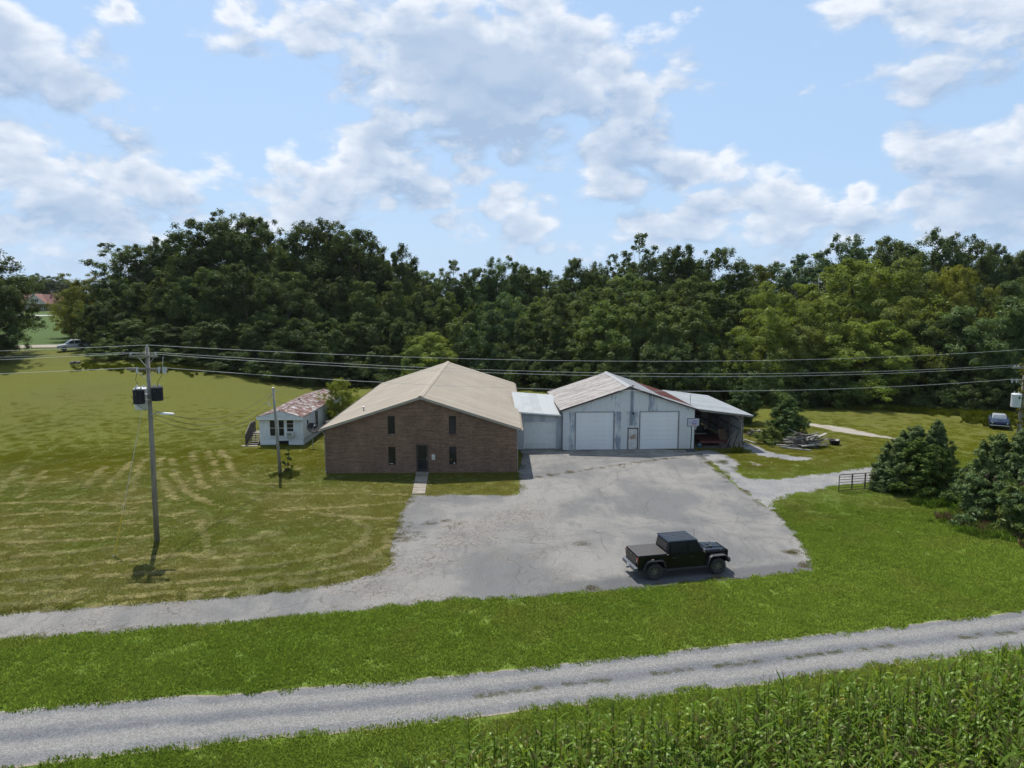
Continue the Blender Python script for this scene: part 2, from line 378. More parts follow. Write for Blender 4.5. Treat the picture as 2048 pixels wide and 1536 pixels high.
def asphalt_mat():
    m, N, b = base_mat('weathered_asphalt')
    p = N.new('ShaderNodeNewGeometry').outputs['Position']
    big = N.noise(p, .16, 5, .62, .6); mid = N.noise(N.vm('MULTIPLY', p, (1.6, .5, 1)), .55, 5, .6, .5); fine = N.noise(p, 14, 4, .75); spk = N.noise(p, 60, 2, .6)
    c = N.mix(N.ramp(big, .36, .62), (.108, .107, .108), (.178, .171, .160))
    c = N.mix(N.ramp(mid, .48, .68, 0, .38), c, (.080, .080, .082))
    c = N.mix(N.ramp(N.noise(N.vm('MULTIPLY', p, (2.2, .28, 1)), .8, 4, .6, .8), .56, .70, 0, .42), c, (.080, .079, .082))
    px_, py_, _z = N.sep(p); edge = N.math('SUBTRACT', py_, N.math('MULTIPLY_ADD', px_, .2016, 32.03)); edge = N.math('ADD', edge, N.math('MULTIPLY', N.noise(p, .5, 3), 1.2))
    c = N.mix(N.math('MULTIPLY', N.ramp(edge, 1.5, 2.3, 1, 0), N.ramp(px_, -1, 5, 0, .85)), c, (.070, .071, .076))   # younger strip laid along the near edge
    c = N.mix(1., c, N.mix(N.ramp(fine, .28, .72), (.74, .74, .75), (1.25, 1.25, 1.24)), 'MULTIPLY')
    c = N.mix(1., c, N.mix(N.ramp(spk, .3, .7), (.72, .72, .72), (1.28, 1.28, 1.28)), 'MULTIPLY')
    # alligator cracking where the base has failed, plus long wandering cracks
    w = N.vm('ADD', p, N.vm('SCALE', N.vm('SUBTRACT', N.noise(p, 1.3, 3, .6, out='Color'), (.5, .5, .5)), .55))
    cr = N.vor(w, 2.7, 'DISTANCE_TO_EDGE'); cr2 = N.vor(w, .34, 'DISTANCE_TO_EDGE')
    zx, zy, zz = N.sep(p)
    zone = N.math('MULTIPLY', N.ramp(N.noise(p, .17, 3, .6, .4), .47, .60), N.math('MULTIPLY', N.ramp(zx, 5, 1, 0, 1), N.ramp(zy, 50, 44, 0, 1)))
    crack = N.math('MULTIPLY', N.ramp(cr, .015, .06, 1, 0), zone)
    long_ = N.math('MULTIPLY', N.ramp(cr2, .004, .016, 1, 0), N.ramp(N.noise(p, .5, 2), .42, .6, 0, .7))
    ck = N.math('MAXIMUM', crack, long_)
    c = N.mix(N.math('MULTIPLY', zone, .30), c, (.17, .15, .13))
    c = N.mix(N.math('MULTIPLY', ck, .7), c, (.055, .05, .042))
    # washed-in straw and dust
    c = N.mix(N.ramp(N.noise(p, .8, 6, .75, .8), .66, .78, 0, .6), c, (.30, .25, .165))
    N.link(c, b.inputs['Base Color']); b.inputs['Roughness'].default_value = .88; b.inputs['Specular IOR Level'].default_value = .3
    bp = N.new('ShaderNodeBump'); bp.inputs['Strength'].default_value = .5; bp.inputs['Distance'].default_value = .012
    N.link(N.math('SUBTRACT', N.math('ADD', spk, fine), N.math('MULTIPLY', ck, 1.5)), bp.inputs['Height']); N.link(bp.outputs[0], b.inputs['Normal'])
    return m
def gravel_mat(name, c1, c2, tint=(.33, .29, .22), uv=False):
    m, N, b = base_mat(name)
    p = N.new('ShaderNodeNewGeometry').outputs['Position']
    st = N.vor(p, 30, 'F1', out='Color'); g = N.sep(st)[0]; fine = N.noise(p, 45, 3, .7); big = N.noise(p, .45, 5, .6)
    c = N.mix(N.ramp(big, .35, .65), c1, c2)
    if uv:
        u = N.new('ShaderNodeUVMap'); uu, v, _ = N.sep(u.outputs[0])
        wob = N.math('MULTIPLY_ADD', N.math('SUBTRACT', N.noise(N.vm('MULTIPLY', p, (.25, .6, 1)), .8, 4), .5), .22, v)
        tr = N.math('MAXIMUM', N.ramp(N.math('ABSOLUTE', N.math('SUBTRACT', wob, .30)), .05, .14, 1, 0), N.ramp(N.math('ABSOLUTE', N.math('SUBTRACT', wob, .74)), .05, .13, 1, 0))
        c = N.mix(N.math('MULTIPLY', tr, .85), c, (.205, .20, .188))
        ce = N.ramp(N.math('ABSOLUTE', N.math('SUBTRACT', wob, .51)), .02, .09, 1, 0)
        c = N.mix(N.math('MULTIPLY', ce, .6), c, (.098, .104, .118))
        ed = N.math('MULTIPLY', N.math('MAXIMUM', N.ramp(v, .06, .0, 0, 1), N.ramp(v, .95, 1, 0, 1)), .7)
        c = N.mix(ed, c, (.30, .25, .17))
    c = N.mix(1., c, N.mix(g, (.66, .66, .66), (1.34, 1.34, 1.36)), 'MULTIPLY')
    c = N.mix(N.ramp(N.noise(p, 1.1, 5, .7), .58, .74, 0, .55), c, tint)
    N.link(c, b.inputs['Base Color']); b.inputs['Roughness'].default_value = .9; b.inputs['Specular IOR Level'].default_value = .25
    bp = N.new('ShaderNodeBump'); bp.inputs['Strength'].default_value = .8; bp.inputs['Distance'].default_value = .025
    N.link(N.math('ADD', g, fine), bp.inputs['Height']); N.link(bp.outputs[0], b.inputs['Normal'])
    return m
M_ASPH = asphalt_mat(); M_GRAVEL = gravel_mat('grey_gravel', (.17, .173, .178), (.23, .225, .215)); M_ROADG = gravel_mat('road_gravel', (.132, .134, .140), (.165, .165, .166), (.15, .15, .146), True)
M_TRACK = gravel_mat('dirt_gravel', (.25, .215, .165), (.31, .29, .255))
def concrete_mat(name, c1, c2):
    m, N, b = base_mat(name); p = N.new('ShaderNodeNewGeometry').outputs['Position']
    c = N.mix(N.ramp(N.noise(p, .8, 6, .7), .35, .65), c1, c2); c = N.mix(1., c, N.mix(N.noise(p, 25, 3, .7), (.7, .7, .7), (1.25, 1.25, 1.25)), 'MULTIPLY')
    c = N.mix(N.ramp(N.noise(N.vm('MULTIPLY', p, (.5, 1.6, 1)), .7, 4, .7), .50, .70, 0, .85), c, (.05, .045, .035))
    N.link(c, b.inputs['Base Color']); b.inputs['Roughness'].default_value = .85; return m
M_CONC = concrete_mat('aged_concrete', (.19, .165, .135), (.25, .22, .185)); M_APRON = concrete_mat('stained_apron', (.16, .145, .12), (.235, .225, .205))
sheet('parking_lot', LOT, M_ASPH, .012, .16, .3, 3)
sheet('gravel_path', PATH, M_GRAVEL, .008, .45, .25, 5)
sheet('gravel_patch', PATCH_A, M_GRAVEL, .010, .4, .25, 7)
sheet('gravel_patch', PATCH_B, M_GRAVEL, .006, .5, .25, 8)
sheet('gravel_patch', PATCH_C, M_TRACK, .006, .35, .2, 9)
sheet('gravel_patch', PATCH_D, M_TRACK, .006, .25, .2, 10)
sheet('dirt_track', DIRT_TRACK, M_TRACK, .006, .5, .35, 11)
sheet('gravel_yard', GRAVEL_BACK, M_GRAVEL, .006, .5, .4, 12)
sheet('concrete_apron', APRON, M_APRON, .018, .12, .3, 13)
# concrete walk in three pours with open joints
wk = thing('walkway', None, None); tag(wk, None, None, kind='structure')
a0, a1, b1, b0 = [Vector((*p, 0)) for p in WALK]
for i in range(4):
    t0, t1 = i/4+.004, (i+1)/4-.004
    MB().hexa([*(q for q in (a0.lerp(b0, t1), a1.lerp(b1, t1), a1.lerp(b1, t0), a0.lerp(b0, t0))), *(q+Vector((0, 0, .05+.006*(i % 2))) for q in (a0.lerp(b0, t1), a1.lerp(b1, t1), a1.lerp(b1, t0), a0.lerp(b0, t0)))]).build('slab', M_CONC, wk, bevel=.01)

def resample(line, step):
    out = []; 
    for a, b in zip(line[:-1], line[1:]):
        a = Vector(a); b = Vector(b); k = max(1, int((b-a).length/step)); out += [a.lerp(b, j/k) for j in range(k)]
    return out + [Vector(line[-1])]
def ribbon(name, top, bot, m, z, n_along=400, n_across=6, amp=.12, follow=False, seed=2):
    def param(line, t):
        L = [0]
        for a, b in zip(line[:-1], line[1:]): L.append(L[-1]+math.dist(a, b))
        q = t*L[-1]; i = max(k for k in range(len(L)-1) if L[k] <= q+1e-9); s = (q-L[i])/(L[i+1]-L[i]); return Vector(line[i]).lerp(Vector(line[i+1]), s)
    vs_, uv = [], []
    for i in range(n_along+1):
        t = i/n_along; a = param(bot, t); b = param(top, t); d = (b-a).normalized()
        a = a + d*((float(fbm(a.x, a.y, 1.5, seed))-.5)*2.4*amp + (float(vnoise(a.x, a.y, .3, seed))-.5)*amp); b = b + d*((float(fbm(b.x, b.y, 1.5, seed+3))-.5)*2.4*amp+(float(vnoise(b.x, b.y, .3, seed+4))-.5)*amp)
        for j in range(n_across+1):
            p = a.lerp(b, j/n_across); vs_.append((p.x, p.y, z + (terr1(p.x, p.y) if follow else 0))); uv.append((t*100, j/n_across))
    w = n_across+1
    fs = [(i*w+j, (i+1)*w+j, (i+1)*w+j+1, i*w+j+1) for i in range(n_along) for j in range(n_across)]
    me = bpy.data.meshes.new(name); me.from_pydata(vs_, [], fs); me.materials.append(m)
    ul = me.uv_layers.new(name='UVMap'); idx = np.zeros(len(me.loops), np.int32); me.loops.foreach_get('vertex_index', idx)
    ul.data.foreach_set('uv', np.array(uv, np.float32)[idx].ravel())
    return tag(mesh_obj(name, me), None, None, kind='structure')
ribbon('gravel_road', ROAD_TOP, ROAD_BOT, M_ROADG, .012, 620, 6, .11)
FAR_ROAD_A = [(-140, 116), (-90, 118.5), (-70, 122), (-62, 121), (-40, 121.5)]
ribbon('gravel_drive', [(x, y+2.4) for x, y in FAR_ROAD_A], [(x, y-2.4) for x, y in FAR_ROAD_A], M_TRACK, .06, 90, 4, .3, True)
M_FAR = mat('pale_road', (.36, .35, .33), (.30, .29, .28), 1., .9, world=True)  # pale grey road surface, faintly mottled
ribbon('country_road', [(-330, 219), (-160, 226), (-60, 232), (60, 236)], [(-330, 212), (-160, 219), (-60, 225), (60, 229)], M_FAR, .10, 160, 3, .1, True)
# ------------------------------------------------------------------ building materials
def brick_mat(name, ca, cb, mortar, horiz='x'):
    m, N, b = base_mat(name); tc = N.new('ShaderNodeTexCoord'); x, y, z = N.sep(tc.outputs['Object'])
    h = x if horiz == 'x' else y
    v = N.comb(h, z, 0.)
    bt = N.new('ShaderNodeTexBrick'); N.link(v, bt.inputs['Vector'])
    bt.inputs['Scale'].default_value = 1; bt.inputs['Brick Width'].default_value = .203; bt.inputs['Row Height'].default_value = .0677
    bt.inputs['Mortar Size'].default_value = .007; bt.inputs['Mortar Smooth'].default_value = .2; bt.inputs['Bias'].default_value = -.1
    bt.inputs['Color1'].default_value = (*ca, 1); bt.inputs['Color2'].default_value = (*cb, 1); bt.inputs['Mortar'].default_value = (*mortar, 1)
    c = N.mix(1., bt.outputs['Color'], N.mix(N.noise(v, .9, 5, .65), (.72, .70, .68), (1.25, 1.22, 1.2)), 'MULTIPLY')
    c = N.mix(1., c, N.mix(N.noise(N.vm('MULTIPLY', v, (4.9, 14.8, 1)), 1., 2, .6), (.6, .6, .6), (1.4, 1.36, 1.32)), 'MULTIPLY')
    c = N.mix(1., c, N.mix(N.ramp(N.noise(N.vm('MULTIPLY', v, (.5, 14.8, 1)), 1., 3, .7), .3, .7), (.66, .66, .66), (1.34, 1.32, 1.3)), 'MULTIPLY')
    c = N.mix(1., c, N.mix(N.ramp(N.noise(N.vm('MULTIPLY', v, (1, .4, 1)), .45, 5, .7), .3, .7), (.80, .79, .78), (1.18, 1.17, 1.15)), 'MULTIPLY')
    N.link(c, b.inputs['Base Color']); b.inputs['Roughness'].default_value = .85
    bp = N.new('ShaderNodeBump'); bp.invert = True; bp.inputs['Strength'].default_value = .6; bp.inputs['Distance'].default_value = .01
    N.link(bt.outputs['Fac'], bp.inputs['Height']); N.link(bp.outputs[0], b.inputs['Normal']); return m
M_BRICK = brick_mat('brown_brick', (.220, .142, .096), (.138, .088, .060), (.058, .050, .043)); M_BRICKS = brick_mat('brown_brick_side', (.245, .150, .095), (.152, .092, .058), (.058, .050, .043), 'y')
M_TAN = mat('tan_painted_metal', (.315, .276, .226), (.287, .25, .204), .35, .6, bump=.05, world=True, spec=.15)
def tan_vary():
    N = NT(M_TAN.node_tree); b = N.n['Principled BSDF']; l = b.inputs['Base Color'].links[0]; src = l.from_socket; oi = N.new('ShaderNodeObjectInfo'); p = N.new('ShaderNodeTexCoord').outputs['Object']
    c = N.mix(1., src, N.mix(oi.outputs['Random'], (.90, .90, .90), (1.08, 1.07, 1.06)), 'MULTIPLY')
    c = N.mix(1., c, N.mix(N.ramp(N.noise(N.vm('MULTIPLY', p, (.25, 3, 1)), 1.6, 5, .7), .3, .75), (1.06, 1.06, 1.06), (.84, .83, .81)), 'MULTIPLY'); N.link(c, b.inputs['Base Color'])
tan_vary()
M_TANTRIM = mat('tan_trim', (.30, .27, .22), (.25, .225, .185), 1.5, .5)
M_GLASS = mat('dark_glass', (.012, .014, .016), (.02, .022, .024), 1., .06, spec=.35)
M_BRONZE = mat('dark_bronze_frame', (.02, .018, .016), (.03, .027, .024), 4, .45)
M_WHITE = mat('white_paint', (.62, .62, .60), (.52, .52, .50), 3, .5)
M_BLACK = mat('black_paint', (.012, .012, .012), (.02, .02, .02), 4, .45)
M_WOOD = mat('grey_weathered_wood', (.24, .21, .18), (.13, .115, .10), 2, .85, stretch=(1, 1, 6), bump=.2)
M_DWOOD = mat('dark_stained_wood', (.055, .043, .035), (.09, .075, .06), 2, .8, bump=.2)
M_STEEL = mat('galvanised_steel', (.42, .43, .44), (.32, .33, .34), 4, .45, .6)
M_DIRT = mat('dirt_floor', (.07, .055, .04), (.11, .09, .07), 1.2, .95)
def streak_mat(name, paint, bare, amount=.5, rust=.0, rustc=(.12, .05, .025), axis='z'):
    """painted sheet metal, the paint washed off in streaks that run down the sheet"""
    m, N, b = base_mat(name); tc = N.new('ShaderNodeTexCoord'); oi = N.new('ShaderNodeObjectInfo')
    p = tc.outputs['Object']; st = {'z': (5, 5, .45), 'x': (.35, 5, .35), 'w': (.8, .8, .8)}[axis]
    p = N.vm('ADD', p, N.comb(N.math('MULTIPLY', oi.outputs['Random'], 37.), N.math('MULTIPLY', oi.outputs['Random'], 11.), 0.))
    s1 = N.noise(N.vm('MULTIPLY', p, st), 1.3, 5, .65); s2 = N.noise(p, .7, 4, .6)
    f = N.math('ADD', N.math('MULTIPLY', s1, .55), N.math('MULTIPLY', s2, .45))
    f = N.math('ADD', f, N.math('MULTIPLY', N.math('SUBTRACT', oi.outputs['Random'], .5), .22))
    c = N.mix(N.ramp(f, .62-amount*.25, .72-amount*.25), paint, bare)
    c = N.mix(1., c, N.mix(N.noise(N.vm('MULTIPLY', p, st), 4, 4, .7), (.8, .8, .8), (1.15, 1.15, 1.15)), 'MULTIPLY')
    if rust:
        c = N.mix(N.ramp(N.noise(N.vm('ADD', N.vm('MULTIPLY', p, st), (7, 3, 1)), 2.2, 6, .72), .66-rust*.3, .72-rust*.3, 0, .92), c, rustc)
    N.link(c, b.inputs['Base Color']); b.inputs['Roughness'].default_value = .6; b.inputs['Specular IOR Level'].default_value = .12; return m
M_SIDING = streak_mat('washed_white_siding', (.56, .58, .565), (.25, .285, .325), .34, .06)
M_SIDEPLAIN = streak_mat('pale_siding', (.44, .47, .475), (.34, .37, .39), .4, .05)
M_RUSTROOF = streak_mat('rust_flaked_white_roof', (.33, .315, .305), (.25, .235, .22), .5, .46, (.115, .070, .055), 'x')
M_GREYROOF = streak_mat('grey_white_roof', (.28, .288, .297), (.22, .228, .237), .5, .12, (.2, .13, .1), 'x')
M_BROWNROOF = streak_mat('red_brown_rusted_roof', (.085, .030, .024), (.11, .047, .037), .5, .2, (.09, .035, .025), 'x')
M_PALEROOF = streak_mat('pale_grey_metal_roof', (.33, .345, .355), (.28, .295, .305), .5, .05, (.2, .16, .13), 'x')
M_ODOOR = mat('overhead_door_white', (.70, .71, .70), (.66, .67, .66), .8, .45)
M_ODOOR2 = streak_mat('green_stained_door', (.66, .68, .65), (.58, .62, .57), .5, .0)
M_DRUST = mat('dark_rusty_frame', (.06, .03, .022), (.035, .02, .016), 4, .7)
def rustdoor():
    m, N, b = base_mat('rust_spotted_door'); p = N.new('ShaderNodeTexCoord').outputs['Object']; x, y, z = N.sep(p)
    n = N.noise(p, 5, 6, .7); band = N.ramp(N.math('ABSOLUTE', N.math('SUBTRACT', z, 1.2)), .12, .3, 1, 0)
    c = N.mix(N.ramp(N.noise(p, 2.2, 5, .7), .45, .65), (.52, .53, .50), (.40, .37, .30))
    c = N.mix(N.math('MULTIPLY', N.ramp(n, .46, .56), band), c, (.22, .09, .03)); c = N.mix(N.ramp(n, .66, .72), c, (.2, .1, .04))
    N.link(c, b.inputs['Base Color']); b.inputs['Roughness'].default_value = .6; return m
M_RUSTDOOR = rustdoor()

def wall_openings(mb, x0, x1, top, openings, y, depth, breaks=()):
    """front wall in the xz plane (facing -y) up to the roofline top(x), with recessed openings (xa,xb,za,zb)"""
    xs = sorted(set([x0, x1, *breaks] + [q for o in openings for q in o[:2]]))
    for a, b in zip(xs[:-1], xs[1:]):
        m = (a+b)/2; z = 0.
        for o in sorted([o for o in openings if o[0] <= m <= o[1]], key=lambda o: o[2]):
            if o[2] > z: mb.add([(a,y,z),(b,y,z),(b,y,o[2]),(a,y,o[2])], [(0,1,2,3)])
            z = o[3]
        mb.add([(a,y,z),(b,y,z),(b,y,top(b)),(a,y,top(a))], [(0,1,2,3)])
    for xa, xb, za, zb in openings:
        yb = y+depth
        mb.add([(xa,y,za),(xb,y,za),(xb,y,zb),(xa,y,zb),(xa,yb,za),(xb,yb,za),(xb,yb,zb),(xa,yb,zb)], [(0,4,5,1),(1,5,6,2),(2,6,7,3),(3,7,4,0)])
    return mb

# ------------------------------------------------------------------ brown brick building
def brick_building():
    o = at(843.5, 946); B = thing('brick_building', 'long brown brick gabled building with tan metal roof beside the parking lot', 'building', o, .0155)
    HW, L, E, RZ = 7.62, 29.2, 3.66, 6.12
    top = lambda x: E + (RZ-E)*(1-abs(x)/HW)
    ops = [(-2.65,-2.06,3.17,4.65),(-2.65,-2.06,.65,2.15),(2.21,2.80,3.17,4.65),(2.21,2.80,.67,2.15),(-.40,.54,.10,2.33)]
    mb = wall_openings(MB(), -HW, HW, top, ops, 0, .16, (0,)); 
    MB().add([(-HW,L,0),(HW,L,0),(HW,L,E),(0,L,RZ),(-HW,L,E)], [(4,3,2,1,0)]).build('wall', M_BRICK, B, recalc=False)
    w = mb.build('wall', M_BRICK, B, recalc=False)
    for s in (-1, 1): MB().box(s*HW-.1-(.1 if s > 0 else -.1), s*HW+.1-(.1 if s > 0 else -.1), .004, L-.004, 0, E-.02).build('wall', M_BRICKS, B)
    # unseen black block added inside so nothing shines through
    MB().box(-HW+.25, HW-.25, .6, L-.3, .02, 3.0).build('inner_block', M_BLACK, B)
    for i, (xa, xb, za, zb) in enumerate(ops[:4]):
        f = MB(); t = .045; y0, y1 = .06, .12
        for q in ((xa,xa+t,za,zb),(xb-t,xb,za,zb),(xa+t,xb-t,za,za+t),(xa+t,xb-t,zb-t,zb)): f.box(q[0],q[1],y0,y1,q[2],q[3])
        wo = f.build('window', M_BRONZE, B)
        MB().box(xa+t-.002, xb-t+.002, .085, .1, za+t-.002, zb-t+.002).build('pane', M_GLASS, wo)
        MB().box(xa-.03, xb+.03, -.035, .05, za-.07, za-.004).build('sill', M_BRICK, wo)
        if i == 1: MB().box(xa+.10, xb-.22, .075, .083, za+.09, za+.13).build('sticker', M_WHITE, wo)
        if i == 3:
            MB().box(xa+.36, xa+.46, .070, .083, za+.07, za+.16).build('sticker', M_WHITE, wo)
            MB().box(xa+.12, xa+.18, .075, .083, za+.38, za+.46).build('sticker', mat('orange_sticker', (.35, .2, .08)), wo)
    xa, xb, za, zb = ops[4]
    f = MB()
    for q in ((xa,xa+.05,za,zb),(xb-.05,xb,za,zb),(xa+.05,xb-.05,zb-.05,zb)): f.box(q[0],q[1],.05,.13,q[2],q[3])
    f.build('door_frame', M_BRONZE, B)
    d = MB(); d.box(xa+.055,xa+.15,.07,.11,za+.01,zb-.055); d.box(xb-.15,xb-.055,.07,.11,za+.01,zb-.055); d.box(xa+.15,xb-.15,.07,.11,za+.01,za+.24); d.box(xa+.15,xb-.15,.07,.11,zb-.16,zb-.055); d.box(xa+.15,xb-.15,.07,.11,za+1.0,za+1.06)
    do = d.build('door', M_BRONZE, B); MB().box(xa+.148,xb-.148,.085,.095,za+.238,zb-.158).build('pane', M_GLASS, do)
    MB().tube([(xb-.11,.07,1.0),(xb-.11,.02,1.0),(xb-.11,.02,1.3),(xb-.11,.07,1.3)], .012, 6).build('handle', M_STEEL, do)
    MB().box(xa-.05, xb+.05, -.28, .14, 0, .10).build('threshold', M_CONC, B, bevel=.01)
    # roof: metal panels laid ridge to eave, each its own sheet with raised ribs
    RO = thing_part('roof', B); ov, fr = .38, .22; n = 32; pw = (L+2*fr)/n; HWo = HW+ov; sl = (RZ-E)/HW
    zr = RZ+.10; ze = zr - sl*HWo
    for s in (-1, 1):
        m = MB(); t = .05
        m.hexa([(0,.003,zr-t),(0,pw-.003,zr-t),(s*HWo,pw-.003,ze-t),(s*HWo,.003,ze-t),(0,.003,zr),(0,pw-.003,zr),(s*HWo,pw-.003,ze),(s*HWo,.003,ze)])
        for k in (.0, .333, .667):
            a = .02+k*pw
            m.prism([(a,0),(a+.09,0),(a+.06,.016),(a+.03,.016)], 'x', 0, 1); b = len(m.v)
            for i in range(b-8, b):
                x, y, z = m.v[i]; m.v[i] = (s*HWo*x, y, zr+.001+z-sl*HWo*x)
        p0 = m.build('roof_panel', M_TAN, RO)
        p0.location = (0, -fr, 0)
        for k in range(1, n): link_copy(p0, RO, (0, -fr+k*pw, 0))
    MB().prism([(-.22,zr-.22*sl+.045),(0,zr+.075),(.22,zr-.22*sl+.045),(.22,zr-.22*sl+.055),(0,zr+.092),(-.22,zr-.22*sl+.055)], 'y', -fr-.02, L+fr+.02).build('ridge_cap', M_TAN, RO)
    for s in (-1, 1):
        f = MB(); f.hexa([(0,-fr-.03,zr-.20),(s*(HWo+.01),-fr-.03,ze-.20),(s*(HWo+.01),-fr-.004,ze-.20),(0,-fr-.004,zr-.20),(0,-fr-.03,zr+.01),(s*(HWo+.01),-fr-.03,ze+.01),(s*(HWo+.01),-fr-.004,ze+.01),(0,-fr-.004,zr+.01)])
        f.build('rake_trim', M_TANTRIM, RO)
        f = MB(); f.hexa([(0,-fr-.004,zr-.20),(s*HWo,-fr-.004,ze-.20),(s*HWo,-.0,ze-.20),(0,-.0,zr-.20),(0,-fr-.004,zr-.18),(s*HWo,-fr-.004,ze-.18),(s*HWo,0,ze-.18),(0,0,zr-.18)])
        f.build('soffit', M_TANTRIM, RO)
        g = MB(); x = s*(HWo+.01)
        g.prism([(x,ze-.15),(x+s*.13,ze-.15),(x+s*.14,ze-.02),(x+s*.125,ze-.02),(x+s*.115,ze-.135),(x,ze-.135)], 'y', -fr, L+fr); g.build('gutter', mat('leaf_stained_gutter', (.22, .19, .15), (.10, .085, .06), 4, .7), RO)
        d = MB(); xx = s*(HW+.05); d.tube([(xx+s*.3,.1,ze-.12),(xx+s*.02,.12,ze-.45),(xx+s*.02,.12,.12),(xx+s*.12,.05,.04)], .045, 6); d.build('downspout', M_TANTRIM, B)
    # plumbing vent and electric meter
    v = MB(); vx, vy = -5.1, 3.0; vz = zr-sl*5.1
    v.lathe([(.06,-.1),(.06,.30)], 10, (vx,vy,vz)); v.lathe([(.0,.40),(.13,.37),(.13,.30),(.0,.30)], 10, (vx,vy,vz)); v.build('vent_pipe', M_STEEL, RO)
    e = MB().box(-HW-.20,-HW-.02,.4,.72,1.0,1.55).build('meter_box', M_STEEL, B); MB().lathe([(.09,0),(.09,.08),(.05,.1)],12,(-HW-.11,.40,1.3),'y').build('meter_dial', M_GLASS, e)
    MB().tube([(-HW-.11,.56,0),(-HW-.11,.56,1.0)], .03, 6).build('conduit', M_STEEL, B)
    # notice box hung beside the door
    nb = thing('notice_box', 'small white notice box on the brick wall right of the door', 'notice box', B.matrix_world_at((.95,-.06,1.30)), .0155)
    MB().box(-.13,.13,0,.055,-.21,.21).build('case', M_WHITE, nb, bevel=.012); MB().box(-.09,.09,-.012,0,-.14,.15).build('front_panel', mat('cream_paper', (.5,.5,.44)), nb)
def thing_part(name, parent):
    o = bpy.data.objects.new(name, None); COL.objects.link(o); o.parent = parent; o.empty_display_size = .2; return o
def _mwa(self, p):
    c, s = math.cos(self.rotation_euler[2]), math.sin(self.rotation_euler[2]); l = self.location
    return (l[0]+p[0]*c-p[1]*s, l[1]+p[0]*s+p[1]*c, l[2]+p[2])
bpy.types.Object.matrix_world_at = _mwa
brick_building()

# ------------------------------------------------------------------ sheet-metal garage, its side bay and the open shed
def corr(mb, x0, x1, zb, zt, y, pitch=.19, amp=.018):
    """one corrugated sheet standing in the xz plane"""
    n = max(1, round((x1-x0)/pitch)); w = (x1-x0)/n; pts = []
    for i in range(n):
        a = x0+i*w; pts += [(a, 0), (a+w*.30, 0), (a+w*.42, -amp), (a+w*.58, -amp), (a+w*.70, 0)]
    pts.append((x1, 0)); n0 = len(mb.v)
    for x, d in pts: mb.v += [(x, y+d, zb), (x, y+d, zt(x))]
    k = len(pts)
    mb.f += [(n0+2*i, n0+2*i+2, n0+2*i+3, n0+2*i+1) for i in range(k-1)]
    # back face of the sheet
    mb.add([(x0,y+.012,zb),(x1,y+.012,zb),(x1,y+.012,zt(x1)),(x0,y+.012,zt(x0))], [(3,2,1,0)])
    return mb
def roof_sheets(parent, pr, pe, y0, y1, n, mats, lap=0., name='roof_panel', ribs=3, t=.03):
    """n sheets side by side from the upper edge pr=(x,z) to the lower edge pe=(x,z)"""
    w = (y1-y0)/n; dx, dz = pe[0]-pr[0], pe[1]-pr[1]
    base = {}
    for i in range(n):
        mt = mats[i % len(mats)]
        if mt.name not in base:
            m = MB(); m.hexa([(pr[0],.002,pr[1]-t),(pr[0],w-.002,pr[1]-t),(pe[0],w-.002,pe[1]-t),(pe[0],.002,pe[1]-t),(pr[0],.002,pr[1]),(pr[0],w-.002,pr[1]),(pe[0],w-.002,pe[1]),(pe[0],.002,pe[1])])
            for k in range(ribs):
                a = .01+k*w/ribs; q = [(a,0),(a+.08,0),(a+.055,.014),(a+.025,.014)]; b = len(m.v); m.prism(q, 'x', 0, 1)
                for j in range(b, len(m.v)):
                    x, yy, z = m.v[j]; m.v[j] = (pr[0]+dx*x, yy, pr[1]+dz*x+.001+z)
            base[mt.name] = m.build(name, mt, parent); ob = base[mt.name]
        else: ob = link_copy(base[mt.name], parent)
        ob.location = (0, y0+i*w, (i*37 % 5)*.0015)
def overhead_door(parent, xa, xb, zb, zt, y, m, rows):
    d = thing_part('overhead_door', parent); h = (zt-zb)/rows; p = MB()
    p.box(xa, xb, y, y+.04, .004, h-.004)
    for k in range(3): p.box(xa+.02, xb-.02, y-.008, y, h*(.16+.28*k), h*(.30+.28*k))
    a = p.build('door_panel', m, d); a.location = (0, 0, zb)
    for i in range(1, rows): link_copy(a, d, (0, 0, zb+i*h))
    return d
